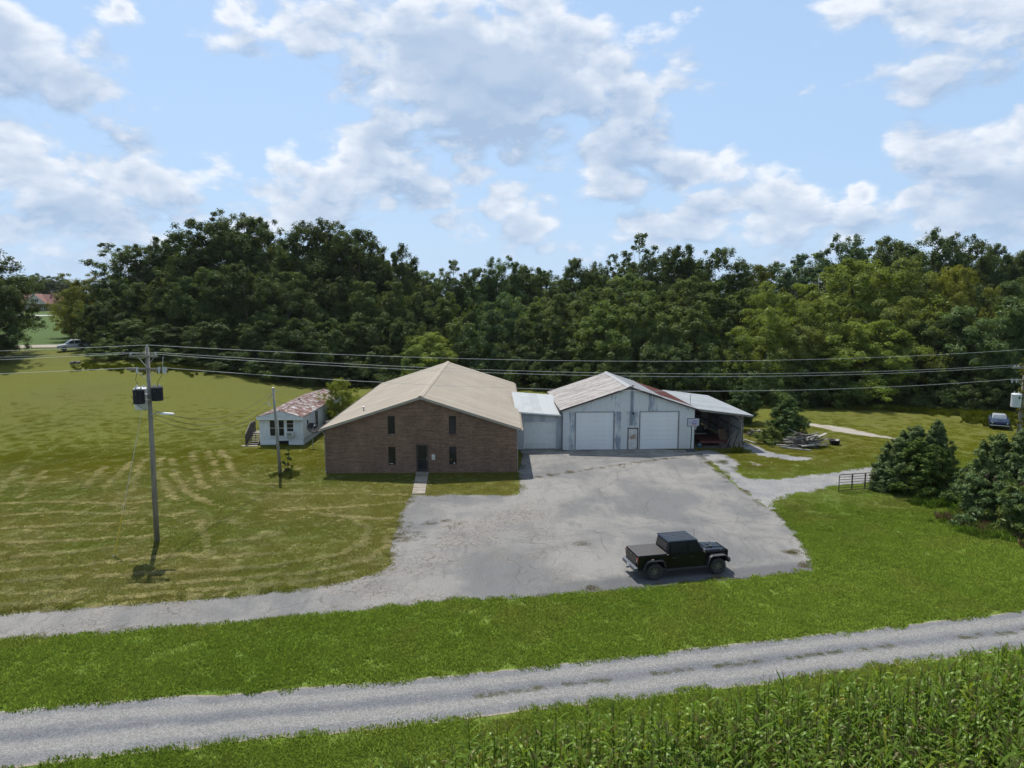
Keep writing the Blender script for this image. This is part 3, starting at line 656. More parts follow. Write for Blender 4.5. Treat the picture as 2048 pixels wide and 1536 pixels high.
def garage():
    o = at(1257, 899); th = .0465
    g = thing('garage', 'streaked white sheet-metal garage with two tall overhead doors and rusty gable roof', 'garage', o, th)
    HW, L, E, RZ = 6.1, 12.0, 3.80, 5.80
    top = lambda x: E+(RZ-E)*(1-abs(x)/HW)-.03
    D = [(-4.98,-1.38,0,3.57),(.98,4.64,0,3.57)]; W = (-.12,.86,0,1.98)
    W_ = thing_part('front_wall', g)
    seam = 3.60
    def sheets(a, b, n, zb, zt, m=M_SIDING):
        w = (b-a)/n
        for i in range(n): corr(MB(), a+i*w+.002, a+(i+1)*w-.002, zb, zt if callable(zt) else (lambda x: zt), -.01 if not callable(zt) else -.022).build('siding_sheet', m, W_, recalc=False)
    sheets(-HW, HW-.0, 14, seam-.05, top)
    sheets(-HW, D[0][0], 2, .03, seam); sheets(D[0][1], W[0], 2, .03, seam); sheets(W[1], D[1][0], 1, .03, seam); sheets(W[0], W[1], 1, W[3]+.06, seam); sheets(D[1][1], HW, 2, .03, seam)
    # dark wood backing added behind the sheets to stop light leaks
    MB().prism([(-HW+.02,0),(HW-.02,0),(HW-.02,E-.12),(0,RZ-.14),(-HW+.02,E-.12)], 'y', .14, .2).build('frame_wall', M_DWOOD, g)
    for s in (-1, 1):
        sw = thing_part('side_wall', g); wd = L/12
        m0 = None
        for i in range(12):
            if m0 is None:
                mb = MB(); corr(mb, 0, wd-.004, .03, lambda x: E-.05, 0)
                mb.v = [(s*(HW+.002-q[1]), q[0]+.004, q[2]) for q in mb.v]
                m0 = mb.build('siding_sheet', M_SIDEPLAIN, sw, recalc=False); m0.location = (0, .0, 0)
            else: link_copy(m0, sw, (0, i*wd, 0))
        MB().box(s*(HW-.06)-.02, s*(HW-.06)+.02, .25, L-.05, 0, E-.15).build('side_frame', M_DWOOD, g)  # backing board added inside to keep light out
    MB().prism([(-HW,0),(HW,0),(HW,E-.1),(0,RZ-.1),(-HW,E-.1)], 'y', L-.08, L-.02).build('back_wall', M_SIDEPLAIN, g)
    for a, b, zb, zt in D:
        overhead_door(g, a+.05, b-.05, .02, zt-.05, .05, M_ODOOR, 8)
        f = MB()
        for q in ((a-.03,a+.05,0,zt),(b-.05,b+.03,0,zt),(a+.05,b-.05,zt-.05,zt+.02)): f.box(q[0],q[1],-.035,.045,q[2],q[3])
        f.build('door_frame', mat('grey_steel_frame', (.12,.13,.14),(.2,.2,.2),3,.6), g)
    a, b, zb, zt = W
    f = MB()
    for q in ((a,a+.07,0,zt+.05),(b-.07,b,0,zt+.05),(a+.07,b-.07,zt-.02,zt+.05)): f.box(q[0],q[1],-.05,.06,q[2],q[3])
    f.build('door_frame', M_DRUST, g)
    wd = MB().box(a+.075,b-.075,-.01,.04,.03,zt-.025).build('door', M_RUSTDOOR, g); MB().lathe([(.03,0),(.035,-.03),(.02,-.06)],10,(b-.15,-.01,.98),'y').build('handle', M_STEEL, wd)
    MB().box(.10,.34,-.09,-.03,2.28,5.62).build('conduit_cover', mat('blue_grey_flashing',(.15,.185,.22),(.2,.24,.27),2,.5), g)
    fl = MB().box(-.18,.02,-.25,-.06,3.52,3.62).build('flood_lamp', M_WHITE, g); MB().box(-.1,-.04,-.06,-.02,3.5,3.56).build('bracket', M_STEEL, fl)
    MB().lathe([(0,-.12),(.07,-.1),(.09,0),(.05,.08)],12,(.36,-.16,3.42)).build('lamp', M_BLACK, g)
    RO = thing_part('roof', g); ov = .3; sl = (RZ-E)/HW; zr = RZ+.08; ze = zr-sl*(HW+ov); fr = .28
    roof_sheets(RO, (0, zr), (-(HW+ov), ze), -fr, L+.15, 13, [M_RUSTROOF], ribs=5)
    xm = 2.9; zm = zr-sl*xm
    roof_sheets(RO, (0, zr+.014), (xm+.12, zm-sl*.12+.014), -fr, L+.15, 13, [M_GREYROOF], ribs=5)
    roof_sheets(RO, (xm, zm-.02), (HW+ov, ze-.02), -fr, -fr+2*.956, 2, [M_GREYROOF], ribs=5)
    roof_sheets(RO, (xm, zm-.02), (HW+ov, ze-.02), -fr+2*.956, L+.15, 11, [M_BROWNROOF], ribs=5)
    MB().prism([(-.28,zr-.28*sl+.03),(0,zr+.07),(.28,zr-.28*sl+.05),(.28,zr-.28*sl+.065),(0,zr+.09),(-.28,zr-.28*sl+.045)],'y',-fr-.03,L+.2).build('ridge_cap', M_GREYROOF, RO)
    for s in (-1, 1):
        MB().hexa([(0,-fr-.03,zr-.15),(s*(HW+ov),-fr-.03,ze-.15),(s*(HW+ov),-fr+.03,ze-.15),(0,-fr+.03,zr-.15),(0,-fr-.03,zr-.055),(s*(HW+ov),-fr-.03,ze-.055),(s*(HW+ov),-fr+.03,ze-.055),(0,-fr+.03,zr-.055)]).build('rake_board', M_DRUST, RO)
        MB().hexa([(s*(HW+ov)-.03,-fr,ze-.15),(s*(HW+ov)+.03,-fr,ze-.15),(s*(HW+ov)+.03,L+.15,ze-.15),(s*(HW+ov)-.03,L+.15,ze-.15),(s*(HW+ov)-.03,-fr,ze-.055),(s*(HW+ov)+.03,-fr,ze-.055),(s*(HW+ov)+.03,L+.15,ze-.055),(s*(HW+ov)-.03,L+.15,ze-.055)]).build('eave_board', M_DRUST, RO)
    MB().lathe([(.05,0),(.09,.05),(.12,.11),(0,.15)],10,(.35,.25,zr-.05)).build('vent_cap', M_DRUST, RO)
    # side bay between the brick building and the garage
    b = thing('garage_side_bay', 'low pale metal garage bay with one short door between brick building and tall garage', 'garage', o, th)
    x0, x1, dep, y = -10.35, -6.16, 8.2, .45
    zt = lambda x: 3.50+(3.16-3.50)*(x-x0)/(x1-x0)
    dw = (-9.66,-6.74,.08,2.52); W_ = thing_part('front_wall', b)
    def sh(a, c, zb, n):
        w = (c-a)/n
        for i in range(n): corr(MB(), a+i*w+.002, a+(i+1)*w-.002, zb, zt, y).build('siding_sheet', M_SIDEPLAIN, W_, recalc=False)
    sh(x0, dw[0], .02, 1); sh(dw[0], dw[1], dw[3], 3); sh(dw[1], x1, .02, 1)
    MB().box(x0+.02,x1-.02,y+.12,y+.18,0,3.05).build('frame_wall', M_DWOOD, b)  # unseen backing added behind the bay sheets against light leaks
    overhead_door(b, dw[0]+.04, dw[1]-.04, .06, dw[3]-.04, y+.04, M_ODOOR2, 5)
    f = MB()
    for q in ((dw[0]-.05,dw[0]+.04,.0,dw[3]),(dw[1]-.04,dw[1]+.05,.0,dw[3]),(dw[0]+.04,dw[1]-.04,dw[3]-.04,dw[3]+.05)): f.box(q[0],q[1],y-.03,y+.05,q[2],q[3])
    f.build('door_frame', M_WHITE, b)
    MB().box(x0-.06,x0+.0,y+.02,dep,0,3.5).build('side_wall', M_SIDEPLAIN, b); MB().box(x0,x1,dep-.06,dep,0,3.9).build('back_wall', M_SIDEPLAIN, b)
    # roof rises to the back; its sheets run front to back
    RO = thing_part('roof', b); n = 5; w = (x1-x0+.02)/n
    for i in range(n):
        xa, xb = x0-.1+i*w+.002, x0-.1+(i+1)*w-.002; za, zb_ = zt(xa)+.10, zt(xb)+.10; m = MB(); r = .72
        m.hexa([(xa,y-.3,za-.03),(xb,y-.3,zb_-.03),(xb,dep+.1,zb_-.03+r),(xa,dep+.1,za-.03+r),(xa,y-.3,za),(xb,y-.3,zb_),(xb,dep+.1,zb_+r),(xa,dep+.1,za+r)])
        for k in range(4):
            q = xa+.02+k*(w/4); zz = zt(q)+.101; m.hexa([(q,y-.3,zz),(q+.05,y-.3,zz),(q+.05,dep+.1,zz+r),(q,dep+.1,zz+r),(q+.015,y-.3,zz+.014),(q+.035,y-.3,zz+.014),(q+.035,dep+.1,zz+r+.014),(q+.015,dep+.1,zz+r+.014)])
        m.build('roof_panel', M_PALEROOF, RO)
    MB().hexa([(x0-.1,y-.36,zt(x0)-.02),(x1-.05,y-.36,zt(x1)-.02),(x1-.05,y-.305,zt(x1)-.02),(x0-.1,y-.305,zt(x0)-.02),(x0-.1,y-.36,zt(x0)+.09),(x1-.05,y-.36,zt(x1)+.09),(x1-.05,y-.305,zt(x1)+.09),(x0-.1,y-.305,zt(x0)+.09)]).build('fascia', M_WHITE, RO)
    # open lean-to shed
    s = thing('open_shed', 'open-fronted metal shed with pale roof leaning on the garage, dark inside', 'shed', o, th)
    xa, xb = 6.42, 11.25; za, zb_ = 3.80, 3.18; y0, y1 = -.35, 12.9
    sl2 = (zb_-za)/(xb-xa)
    RO = thing_part('roof', s); n = 14; w = (y1-y0)/n
    roof_sheets(RO, (xa-.1, za-sl2*.1), (xb+.25, zb_+sl2*.25), y0, y1, 14, [M_PALEROOF], ribs=5)
    MB().hexa([(xa,y0-.02,za-.20),(xb+.2,y0-.02,zb_-.20),(xb+.2,y0+.03,zb_-.20),(xa,y0+.03,za-.20),(xa,y0-.02,za-.035),(xb+.2,y0-.02,zb_-.06),(xb+.2,y0+.03,zb_-.06),(xa,y0+.03,za-.035)]).build('fascia', M_WOOD, RO)
    for k in range(5):
        yy = .2+k*3.1
        MB().beam((xa,yy,za-.12),(xb,yy,zb_-.12),.05,.15).build('rafter', M_DWOOD, RO)
        MB().box(xb-.72,xb-.57,yy-.07,yy+.07,0,zb_-.02).build('post', M_WOOD, s)
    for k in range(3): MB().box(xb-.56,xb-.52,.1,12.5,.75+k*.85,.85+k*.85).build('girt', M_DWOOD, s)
    wd = 12.6/14; m0 = None
    for i in range(14):
        if m0 is None:
            mb = MB(); corr(mb, 0, wd-.004, .12, lambda x: zb_-.02, 0); mb.v = [(xb-.50-q[1], q[0]+.1, q[2]) for q in mb.v]; m0 = mb.build('siding_sheet', M_SIDEPLAIN, s, recalc=False)
        else: link_copy(m0, s, (0, i*wd, 0))
    MB().beam((xb-.66,.2,2.5),(xb-1.25,.2,zb_-.02),.05,.1).build('knee_brace', M_WOOD, s)
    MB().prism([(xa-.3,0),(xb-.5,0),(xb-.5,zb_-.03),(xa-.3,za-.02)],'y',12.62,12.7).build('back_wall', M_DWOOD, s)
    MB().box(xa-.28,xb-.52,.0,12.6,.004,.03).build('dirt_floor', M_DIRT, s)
    ant = MB(); ant.tube([(5.95,1.0,3.9),(5.95,1.0,4.95)],.03,6); ant.tube([(5.95,1.0,4.9),(6.1,.9,5.0)],.02,5); ant.build('service_mast', M_STEEL, s)
    junk(s, o, th)
def junk(s, o, th):
    W = s.matrix_world_at
    M_RED = mat('faded_red_paint', (.10,.022,.018),(.06,.02,.016),3,.6); M_TYRE = mat('tyre_rubber',(.02,.02,.02),(.03,.03,.03),5,.8)
    # low red hay trailer
    t = thing('flatbed_trailer', 'low faded red flatbed trailer on the floor of the open shed', 'trailer', W((8.3,2.3,0)), th)
    for k in range(7): MB().box(-1.3,1.3,-1.4+k*.4,-1.03+k*.4,.50,.55).build('deck_board', M_RED, t)
    MB().box(-1.32,1.32,-1.45,-1.41,.34,.53).build('end_rail', M_RED, t); MB().box(-1.2,-1.1,-1.4,1.4,.36,.495).build('side_beam', M_RED, t); MB().box(1.1,1.2,-1.4,1.4,.36,.495).build('side_beam', M_RED, t)
    for x in (-1.45, 1.45): MB().lathe([(.15,-.08),(.30,-.09),(.33,-.05),(.33,.05),(.30,.09),(.15,.08)],18,(x,.2,.33),'x').build('wheel', M_TYRE, t)
    MB().tube([(-1.4,.2,.33),(1.4,.2,.33)],.04,8).build('axle', M_BLACK, t)
    # old truck standing deeper in
    v = thing('old_truck', 'old dark truck with two round headlights deep inside the open shed', 'truck', W((8.0,6.6,0)), th)
    b = MB(); b.hexa([(-.55,-1.6,.6),(.55,-1.6,.6),(.72,.2,.6),(-.72,.2,.6),(-.45,-1.55,1.25),(.45,-1.55,1.25),(.62,.2,1.35),(-.62,.2,1.35)]); b.build('hood', M_BLACK, v, bevel=.05)
    b = MB(); b.hexa([(-.8,.2,.5),(.8,.2,.5),(.8,1.7,.5),(-.8,1.7,.5),(-.65,.45,1.95),(.65,.45,1.95),(.65,1.6,1.95),(-.65,1.6,1.95)]); b.build('cab', M_BLACK, v, bevel=.08)
    MB().hexa([(-.58,.27,1.4),(.58,.27,1.4),(.58,.30,1.4),(-.58,.30,1.4),(-.54,.37,1.82),(.54,.37,1.82),(.54,.40,1.82),(-.54,.40,1.82)]).build('windshield', M_GLASS, v)
    for x in (-1, 1):
        MB().prism([(-1.75,.35),(-1.75,.6),(-1.45,.95),(-1.0,.95),(-.5,.6),(.1,.45),(.1,.35)],'x',x*.58,x*.92).build('fender', M_BLACK, v, bevel=.04)
        MB().lathe([(.0,-.04),(.10,-.03),(.12,0),(.12,.05)],14,(x*.72,-1.68,.98),'y').build('headlight', M_STEEL, v)
        for yy in (-1.2, 1.2): MB().lathe([(.15,-.08),(.32,-.09),(.36,-.05),(.36,.05),(.32,.09),(.15,.08)],18,(x*.76,yy,.36),'x').build('wheel', M_TYRE, v)
    MB().box(-.8,.8,-1.9,-1.8,.42,.55).build('bumper', M_STEEL, v)
    # sheets and boards leaning on the right wall
    rng = random.Random(4)
    p = thing('plywood_sheet', 'brown plywood sheet leaning inside the open shed near its right post', 'plywood', W((9.35,1.6,0)), th+.5)
    MB().hexa([(-.55,-.35,.02),(.55,-.35,.02),(.55,-.33,.02),(-.55,-.33,.02),(-.55,.15,1.5),(.55,.15,1.5),(.55,.17,1.5),(-.55,.17,1.5)]).build('sheet', mat('brown_plywood',(.13,.08,.045),(.09,.055,.035),2,.8), p)
    words = ['rightmost','second-from-right','third-from-right','fourth-from-right','fourth-from-left','third-from-left','second-from-left','leftmost']
    for i in range(8):
        a = Vector((10.50-.06*i, -.35+.16*i-.02*(i % 3), .02)); hgt = 1.15+.5*rng.random()
        q = thing('leaning_board', words[i]+' grey board leaning against the right post of the open shed', 'board', W(tuple(a)), th, 'boards leaning by the shed post')
        MB().beam((-.45-.2*rng.random(),.0,.03),(.02-.05*i*.3,.25,hgt),.10,.03).build('board', M_WOOD, q)
    b = thing('blue_bucket', 'small light blue bucket at the left foot of the open shed', 'bucket', W((6.75,.35,0)), th)
    mb = MB(); mb.lathe([(.13,.03),(.17,.34),(.185,.34),(.185,.36),(.16,.36),(.12,.05)],16); mb.build('pail', mat('blue_plastic',(.10,.32,.40),(.08,.27,.35),3,.4), b, smooth=True); MB().tube([(-.175,0,.34),(-.1,-.05,.46),(.1,-.05,.46),(.175,0,.34)],.008,5).build('handle', M_STEEL, b)
    ty = thing('spare_tyre', 'loose black tyre lying among junk at the shed opening', 'tyre', W((9.6,.55,.1)), th)
    MB().lathe([(.19,-.09),(.30,-.10),(.34,-.05),(.34,.05),(.30,.10),(.19,.09)],20).build('tread', M_TYRE, ty, smooth=True); MB().lathe([(.195,-.05),(.12,-.03),(.05,-.03)],14).build('rim', M_STEEL, ty)
    cr = thing('wooden_crate', 'brown wooden crate in the shed opening beside the loose tyre', 'crate', W((8.9,.3,0)), th+.3)
    for k in range(3):
        MB().box(-.3,.3,-.22,-.20,.03+k*.14,.14+k*.14).build('slat', M_DWOOD, cr); MB().box(-.3,.3,.20,.22,.03+k*.14,.14+k*.14).build('slat', M_DWOOD, cr)
        for x in (-.3,.28): MB().box(x,x+.02,-.20,.20,.03+k*.14,.14+k*.14).build('slat', M_DWOOD, cr)
    MB().box(-.28,.28,-.20,.20,.03,.05).build('bottom', M_DWOOD, cr)
garage()

# ------------------------------------------------------------------ basketball hoop
def hoop():
    p = at(1382, 903); h = thing('basketball_hoop', 'portable basketball hoop with clear backboard standing before the garage corner', 'basketball hoop', p, R(8))
    b = MB(); b.hexa([(-.55,-.30,.02),(.55,-.30,.02),(.42,.45,.02),(-.42,.45,.02),(-.30,-.12,.20),(.30,-.12,.20),(.22,.30,.20),(-.22,.30,.20)]); b.build('base', M_BLACK, h, bevel=.06)
    MB().tube([(0,.1,.19),(0,.02,2.35),(0,-.1,2.6)], .045, 8).build('pole', M_BLACK, h)
    bb = MB().box(-.55,.55,-.34,-.325,2.42,3.12).build('backboard', mat('scuffed_acrylic',(.40,.42,.46),(.33,.34,.42),5,.3), h)
    f = MB()
    for q in ((-.58,-.54,2.39,3.15),(.54,.58,2.39,3.15),(-.54,.54,2.39,2.43),(-.54,.54,3.11,3.15)): f.box(q[0],q[1],-.35,-.315,q[2],q[3])
    f.build('rim_frame', M_BLACK, bb)
    MB().box(-.22,.40,-.346,-.341,2.55,3.02).build('decal', mat('pale_violet_decal',(.30,.28,.45),(.42,.42,.52),6,.4), bb)
    f = MB()
    for q in ((-.10,-.05,2.62,2.9),(.22,.27,2.62,2.9),(-.05,.22,2.62,2.66),(-.05,.22,2.86,2.9)): f.box(q[0],q[1],-.351,-.347,q[2],q[3])
    f.build('target_square', mat('dark_violet',(.08,.06,.16)), bb)
    t = MB()
    for i in range(20):
        a0, a1 = 2*math.pi*i/20, 2*math.pi*(i+1)/20; t.tube([(.23*math.cos(a0),-.60+.23*math.sin(a0),2.58),(.23*math.cos(a1),-.60+.23*math.sin(a1),2.58)],.012,5)
    rr = t.build('rim', mat('orange_rim',(.35,.08,.02)), h)
    n = MB()
    for i in range(10):
        a = 2*math.pi*i/10
        for s in (.5,-.5): n.tube([(.22*math.cos(a),-.60+.22*math.sin(a),2.57),(.14*math.cos(a+s),-.60+.14*math.sin(a+s),2.17)],.006,4)
    n.build('net', M_WHITE, rr)
    for s in (-1,1): MB().beam((s*.08,-.08,2.55),(s*.2,-.33,2.75),.04,.04).build('arm', M_BLACK, h)
hoop()

# ------------------------------------------------------------------ mobile home, steps, dish
def mobile_home():
    o = at(564, 889.7); t = thing('mobile_home', 'white single-wide mobile home with rust-stained roof left of the brick building', 'mobile home', o, -.004)
    HW, L, E, RZ = 2.08, 15.2, 2.72, 3.30
    top = lambda x: 2.46
    M_TW = streak_mat('chalky_white_siding',(.63,.65,.65),(.52,.55,.56),.45,.06); M_TROOF = streak_mat('rust_and_white_roof',(.30,.295,.29),(.36,.35,.34),.5,.76,(.085,.026,.018),'w')
    ops = [(-1.12,-.54,.83,2.42),(-.28,.30,.83,2.42),(.50,1.20,.83,2.42)]
    # vertical panels front, split into boards
    F_ = thing_part('front_wall', t)
    mb = wall_openings(MB(), -HW, HW, top, ops, 0, .08); mb.v = [(x,y,max(z,.50)) for x,y,z in mb.v]; mb.build('panel_sheet', M_TW, F_, recalc=False)
    for k in range(14):
        x = -HW+.02+k*.148*2
        if not any(a-.03 < x < b+.03 for a,b,_,_ in ops): MB().box(x,x+.03,-.014,-.001,.5,2.44).build('batten', M_TW, F_)
    m = MB(); m.prism([(-HW-.12,2.46),(HW+.12,2.46),(HW+.12,E+.02),(0,RZ+.02),(-HW-.12,E+.02)],'y',-.35,-.02); m.build('front_hood', M_TW, t)
    for k in range(4): MB().box(-HW-.1+k*.42 if k else -HW-.13, HW+.1-k*.42 if k else HW+.13, -.368,-.352, 2.46+k*.16 if k else 2.47, 2.475+k*.16+.012 if k else 2.70).build('hood_lap', M_TW, t)
    # windows
    for i,(a,b,za,zb) in enumerate(ops):
        f = MB(); q = .045
        for r in ((a,a+q,za,zb),(b-q,b,za,zb),(a+q,b-q,za,za+q),(a+q,b-q,zb-q,zb),(a+q,b-q,(za+zb)/2-.02,(za+zb)/2+.02)): f.box(r[0],r[1],-.02,.05,r[2],r[3])
        if i == 2: f.box(a+q,b-q,-.015,.045,2.02,2.05)
        w = f.build('window', M_WHITE, t); MB().box(a+q-.002,b-q+.002,.012,.03,za+q-.002,zb-q+.002).build('pane', M_GLASS, w)
    MB().box(-1.2,1.28,-.06,-.022,.74,.80).build('window_ledge', M_WHITE, t)
    # skirt with a torn opening
    sk = MB()
    for a,b,zt_ in ((-HW,-.57,.49),(-.57,.65,.49),(.65,HW,.49)):
        zb = .40 if a == -.57 else .0
        sk.box(a,b,.02,.05,zb,zt_)
    sk.build('skirting', M_TW, t)
    MB().box(-.57,.65,.5,.52,0,.4).build('shade_panel', M_BLACK, t)  # black panel stands in for the shade under the floor
    # right long side: lapped siding, openings
    sd = thing_part('side_wall', t)
    for i in range(13):
        MB().box(HW-.03,HW+.0,.004+i*1.165,(i+1)*1.165,.5,E-.03).build('panel_sheet', M_TW, sd); MB().box(HW,HW+.015,(i+1)*1.165-.03,(i+1)*1.165,.5,E-.05).build('batten', M_TW, sd)
    for k in range(4): MB().box(HW-.001,HW+.012,.01,L-.2,.62+k*.17,.635+k*.17).build('lap', M_TW, sd)
    MB().box(HW-.02,HW+.02,.0,L,.46,.53).build('belt_trim', M_STEEL, t); MB().box(HW-.05,HW-.02,.02,L,0,.46).build('skirting', M_TW, t)
    MB().box(-HW,-HW+.03,.004,L,0,E-.03).build('side_wall', M_TW, t); MB().box(-HW,HW,L-.03,L,0,E-.05).build('back_wall', M_TW, t)
    for y0,y1,z0,z1,nm in ((1.15,1.75,1.2,2.2,'window'),(4.2,5.0,.55,2.5,'door'),(8.6,9.2,1.3,2.2,'window')):
        w = MB()
        for r in ((y0,y0+.05,z0,z1),(y1-.05,y1,z0,z1),(y0+.05,y1-.05,z0,z0+.05),(y0+.05,y1-.05,z1-.05,z1)): w.box(HW-.005,HW+.03,r[0],r[1],r[2],r[3])
        w = w.build(nm, M_DRUST if nm == 'door' else M_WHITE, t); MB().box(HW-.01,HW+.012,y0+.048,y1-.048,z0+.048,z1-.048).build('pane', M_GLASS, w)
    # low gable roof of overlapping metal sheets
    RO = thing_part('roof', t); n = 13
    for s in (-1,1): roof_sheets(RO,(0,RZ+.05),(s*(HW+.14),E+.04),-.38,L+.15,n,[M_TROOF],ribs=1,t=.035)
    MB().prism([(-.12,RZ+.045),(0,RZ+.08),(.12,RZ+.045),(.12,RZ+.055),(0,RZ+.095),(-.12,RZ+.055)],'y',-.38,L+.15).build('ridge_cap', M_TROOF, RO)
    MB().lathe([(.07,0),(.07,.22),(.12,.22),(.12,.28),(0,.3)],10,(-.2,6.5,RZ-.03)).build('vent_pipe', M_DRUST, RO); MB().lathe([(.06,0),(.06,.2),(.1,.2),(0,.26)],10,(.6,11.,RZ-.1)).build('vent_pipe', M_STEEL, RO)
    # window air conditioner (its own thing)
    a = thing('air_conditioner', 'white window air conditioner under the right front window of the mobile home', 'air conditioner', t.matrix_world_at((.86,-.42,.86)), 0)
    MB().box(-.34,.34,0,.38,0,.46).build('case', M_WHITE, a, bevel=.02)
    g = MB().box(-.24,.24,-.008,0,.06,.40).build('grille', mat('grey_fins',(.16,.18,.17)), a)
    for k in range(8): MB().box(-.24,.24,-.014,-.009,.08+k*.04,.095+k*.04).build('fin', M_STEEL, g)
    MB().box(-.30,.30,.05,.35,-.10,-.004).build('bracket', M_STEEL, a)
    # heat pump and exhaust at the side
    hp = thing('heat_pump', 'dark grey heat pump cabinet on the right side of the mobile home', 'heat pump', t.matrix_world_at((HW+.75,6.5,0)), 0)
    MB().box(-.45,.45,-.5,.5,.06,1.15).build('case', mat('dark_grey_cabinet',(.06,.065,.07),(.1,.1,.1),3,.5), hp, bevel=.02); MB().box(-.5,.5,-.55,.55,0,.06).build('pad', M_CONC, hp)
    gr = MB()
    for k in range(9): gr.box(-.36,.36,-.52,-.502,.2+k*.1,.24+k*.1)
    gr.build('louvre', M_BLACK, hp)
    tk = thing('water_tank', 'pale upright tank with domed lid behind the heat pump', 'tank', t.matrix_world_at((HW+1.55,8.0,0)), 0)
    MB().lathe([(.30,0),(.30,1.3),(.28,1.36)],16).build('drum', M_STEEL, tk); MB().lathe([(.40,1.362),(.42,1.42),(.25,1.52),(0,1.55)],16).build('lid', M_WHITE, tk)
    # wooden landing and stairs on the left
    s = thing('wooden_steps', 'dark wooden steps and railed landing at the left side of the mobile home', 'steps', t.matrix_world_at((-2.72,.3,0)), 0)
    for k in range(5): MB().box(-.5,.5,-.62+k*.27,-.32+k*.27,.12+k*.17,.16+k*.17).build('tread', M_WOOD, s)
    for k in range(8): MB().box(-.55,.55,.76+k*.155,.90+k*.155,.90,.94).build('deck_board', M_WOOD, s)
    for x in (-.57,.53):
        MB().hexa([(x,-.62,0),(x+.04,-.62,0),(x+.04,.78,.72),(x,.78,.72),(x,-.62,.16),(x+.04,-.62,.16),(x+.04,.78,.93),(x,.78,.93)]).build('stringer', M_DWOOD, s)
    for x in (-.6,):
        for yy in (-.62,.76,1.96): MB().box(x-.045,x+.045,yy-.045,yy+.045,0,1.02 if yy < 0 else 1.95).build('post', M_DWOOD, s)
        MB().beam((x,-.66,1.04),(x,.76,1.93),.05,.13).build('handrail', M_WOOD, s); MB().beam((x,.76,1.9),(x,2.0,1.9),.05,.13).build('handrail', M_WOOD, s)
        for k in range(9): MB().box(x-.02,x+.02,.72+k*.14,.82+k*.14,.55,1.85).build('baluster', M_DWOOD, s)
        for k in range(5): MB().hexa([(x-.02,-.55+k*.27,.15+k*.15),(x+.02,-.55+k*.27,.15+k*.15),(x+.02,-.33+k*.27,.28+k*.15),(x-.02,-.33+k*.27,.28+k*.15),(x-.02,-.55+k*.27,1.03+k*.17),(x+.02,-.55+k*.27,1.03+k*.17),(x+.02,-.33+k*.27,1.15+k*.17),(x-.02,-.33+k*.27,1.15+k*.17)]).build('baluster', M_DWOOD, s)
    for yy in (.8,1.96): MB().box(.46,.54,yy-.04,yy+.04,0,.895).build('post', M_DWOOD, s)
    MB().box(-.9,.6,-1.1,-.66,0,.05).build('foot_slab', M_CONC, s)
    # satellite dish
    d = thing('satellite_dish', 'dark round satellite dish on a post beside the mobile home', 'satellite dish', at(626, 894), R(10))
    MB().tube([(0,0,0),(0,0,1.65)],.035,8).build('post', M_STEEL, d)
    dm = mat('dark_mesh_dish',(.018,.019,.02),(.026,.026,.026),3,.75,spec=.2); n = 24; vs_, fs = [], []
    ax = Vector((.45,-.62,.64)).normalized(); q = Vector((0,0,1)).rotation_difference(ax)
    b = MB(); b.lathe([(r*.58, .14*r*r) for r in (0.001,.25,.5,.75,1.)]+[(.58*1.02,.125),(.58*.75,.14*.5625-.02),(.3,.01),(0.001,-.02)], 28)
    b.v = [tuple(q @ Vector(p) + Vector((0,-.06,1.78))) for p in b.v]; b.build('dish', dm, d, smooth=True)
    tip = Vector((0,-.06,1.78))+ax*.55; lo = Vector((0,-.06,1.78))+q @ Vector((0,-.55,.12))
    MB().tube([lo, tip],.014,6).build('feed_arm', M_STEEL, d); MB().beam(tip-ax*.08, tip+ax*.05,.09,.09).build('feed_horn', M_WHITE, d)
    MB().tube([(0,0,1.62),(0,-.06,1.76)],.05,8).build('mount', M_STEEL, d)
mobile_home()
# antenna mast behind the mobile home
am = thing('antenna_mast', 'thin metal mast with small antennas behind the brick building roof', 'antenna', (-19.6, 78., 0))
MB().tube([(0,0,0),(0,0,3.1)],.05,6).build('pole', M_STEEL, am)
for k,z in enumerate((2.5,2.85,3.05)): MB().tube([(-.35+.1*k,0,z),(.3-.05*k,0,z+.06)],.025,5).build('element', M_WHITE, am)
# ------------------------------------------------------------------ utility poles and wires
M_POLE = mat('weathered_pole', (.25,.225,.19), (.15,.138,.118), 1.5, .9, stretch=(6,6,.5), bump=.3)
M_INS = mat('grey_porcelain', (.45,.46,.48), (.35,.36,.38), 6, .3)
M_CAN = mat('grey_transformer_paint', (.50,.52,.53), (.42,.44,.45), 3, .4); M_CANSHADE = mat('dark_transformer_paint', (.014,.015,.020), (.02,.02,.026), 3, .7, spec=.2)  # the darker one is grey cans with backlit shade put into the colour
M_WIRE = mat('aluminium_wire', (.55,.55,.54), (.45,.45,.45), 3, .6); M_WIREB = mat('black_cable', (.02,.02,.02), (.03,.03,.03), 3, .6)
def insulator(p, parent, h=.16):
    return MB().lathe([(.02,0),(.05,.02),(.05,.05),(.03,.06),(.055,.08),(.055,.11),(.025,.12),(.035,h)], 10, p).build('insulator', M_INS, parent)
def transformer(p, parent, m, r=.30, h=.95):
    c = MB().lathe([(r*.96,0),(r,.02),(r,h),(r*1.05,h),(r*1.05,h+.04),(r*.8,h+.10),(0,h+.12)], 18, p).build('transformer', m, parent)
    for s in (-.5,.5): MB().lathe([(.03,h+.08),(.06,h+.10),(.035,h+.14),(.06,h+.17),(.03,h+.21),(.02,h+.26)], 8, (p[0]+s*r,p[1],p[2])).build('bushing', M_INS, c)
    MB().box(p[0]-.05,p[0]+.05,p[1]-r-.05,p[1]-r+.02,p[2]+h*.7,p[2]+h*.9).build('nameplate', M_BLACK, c)
    return c
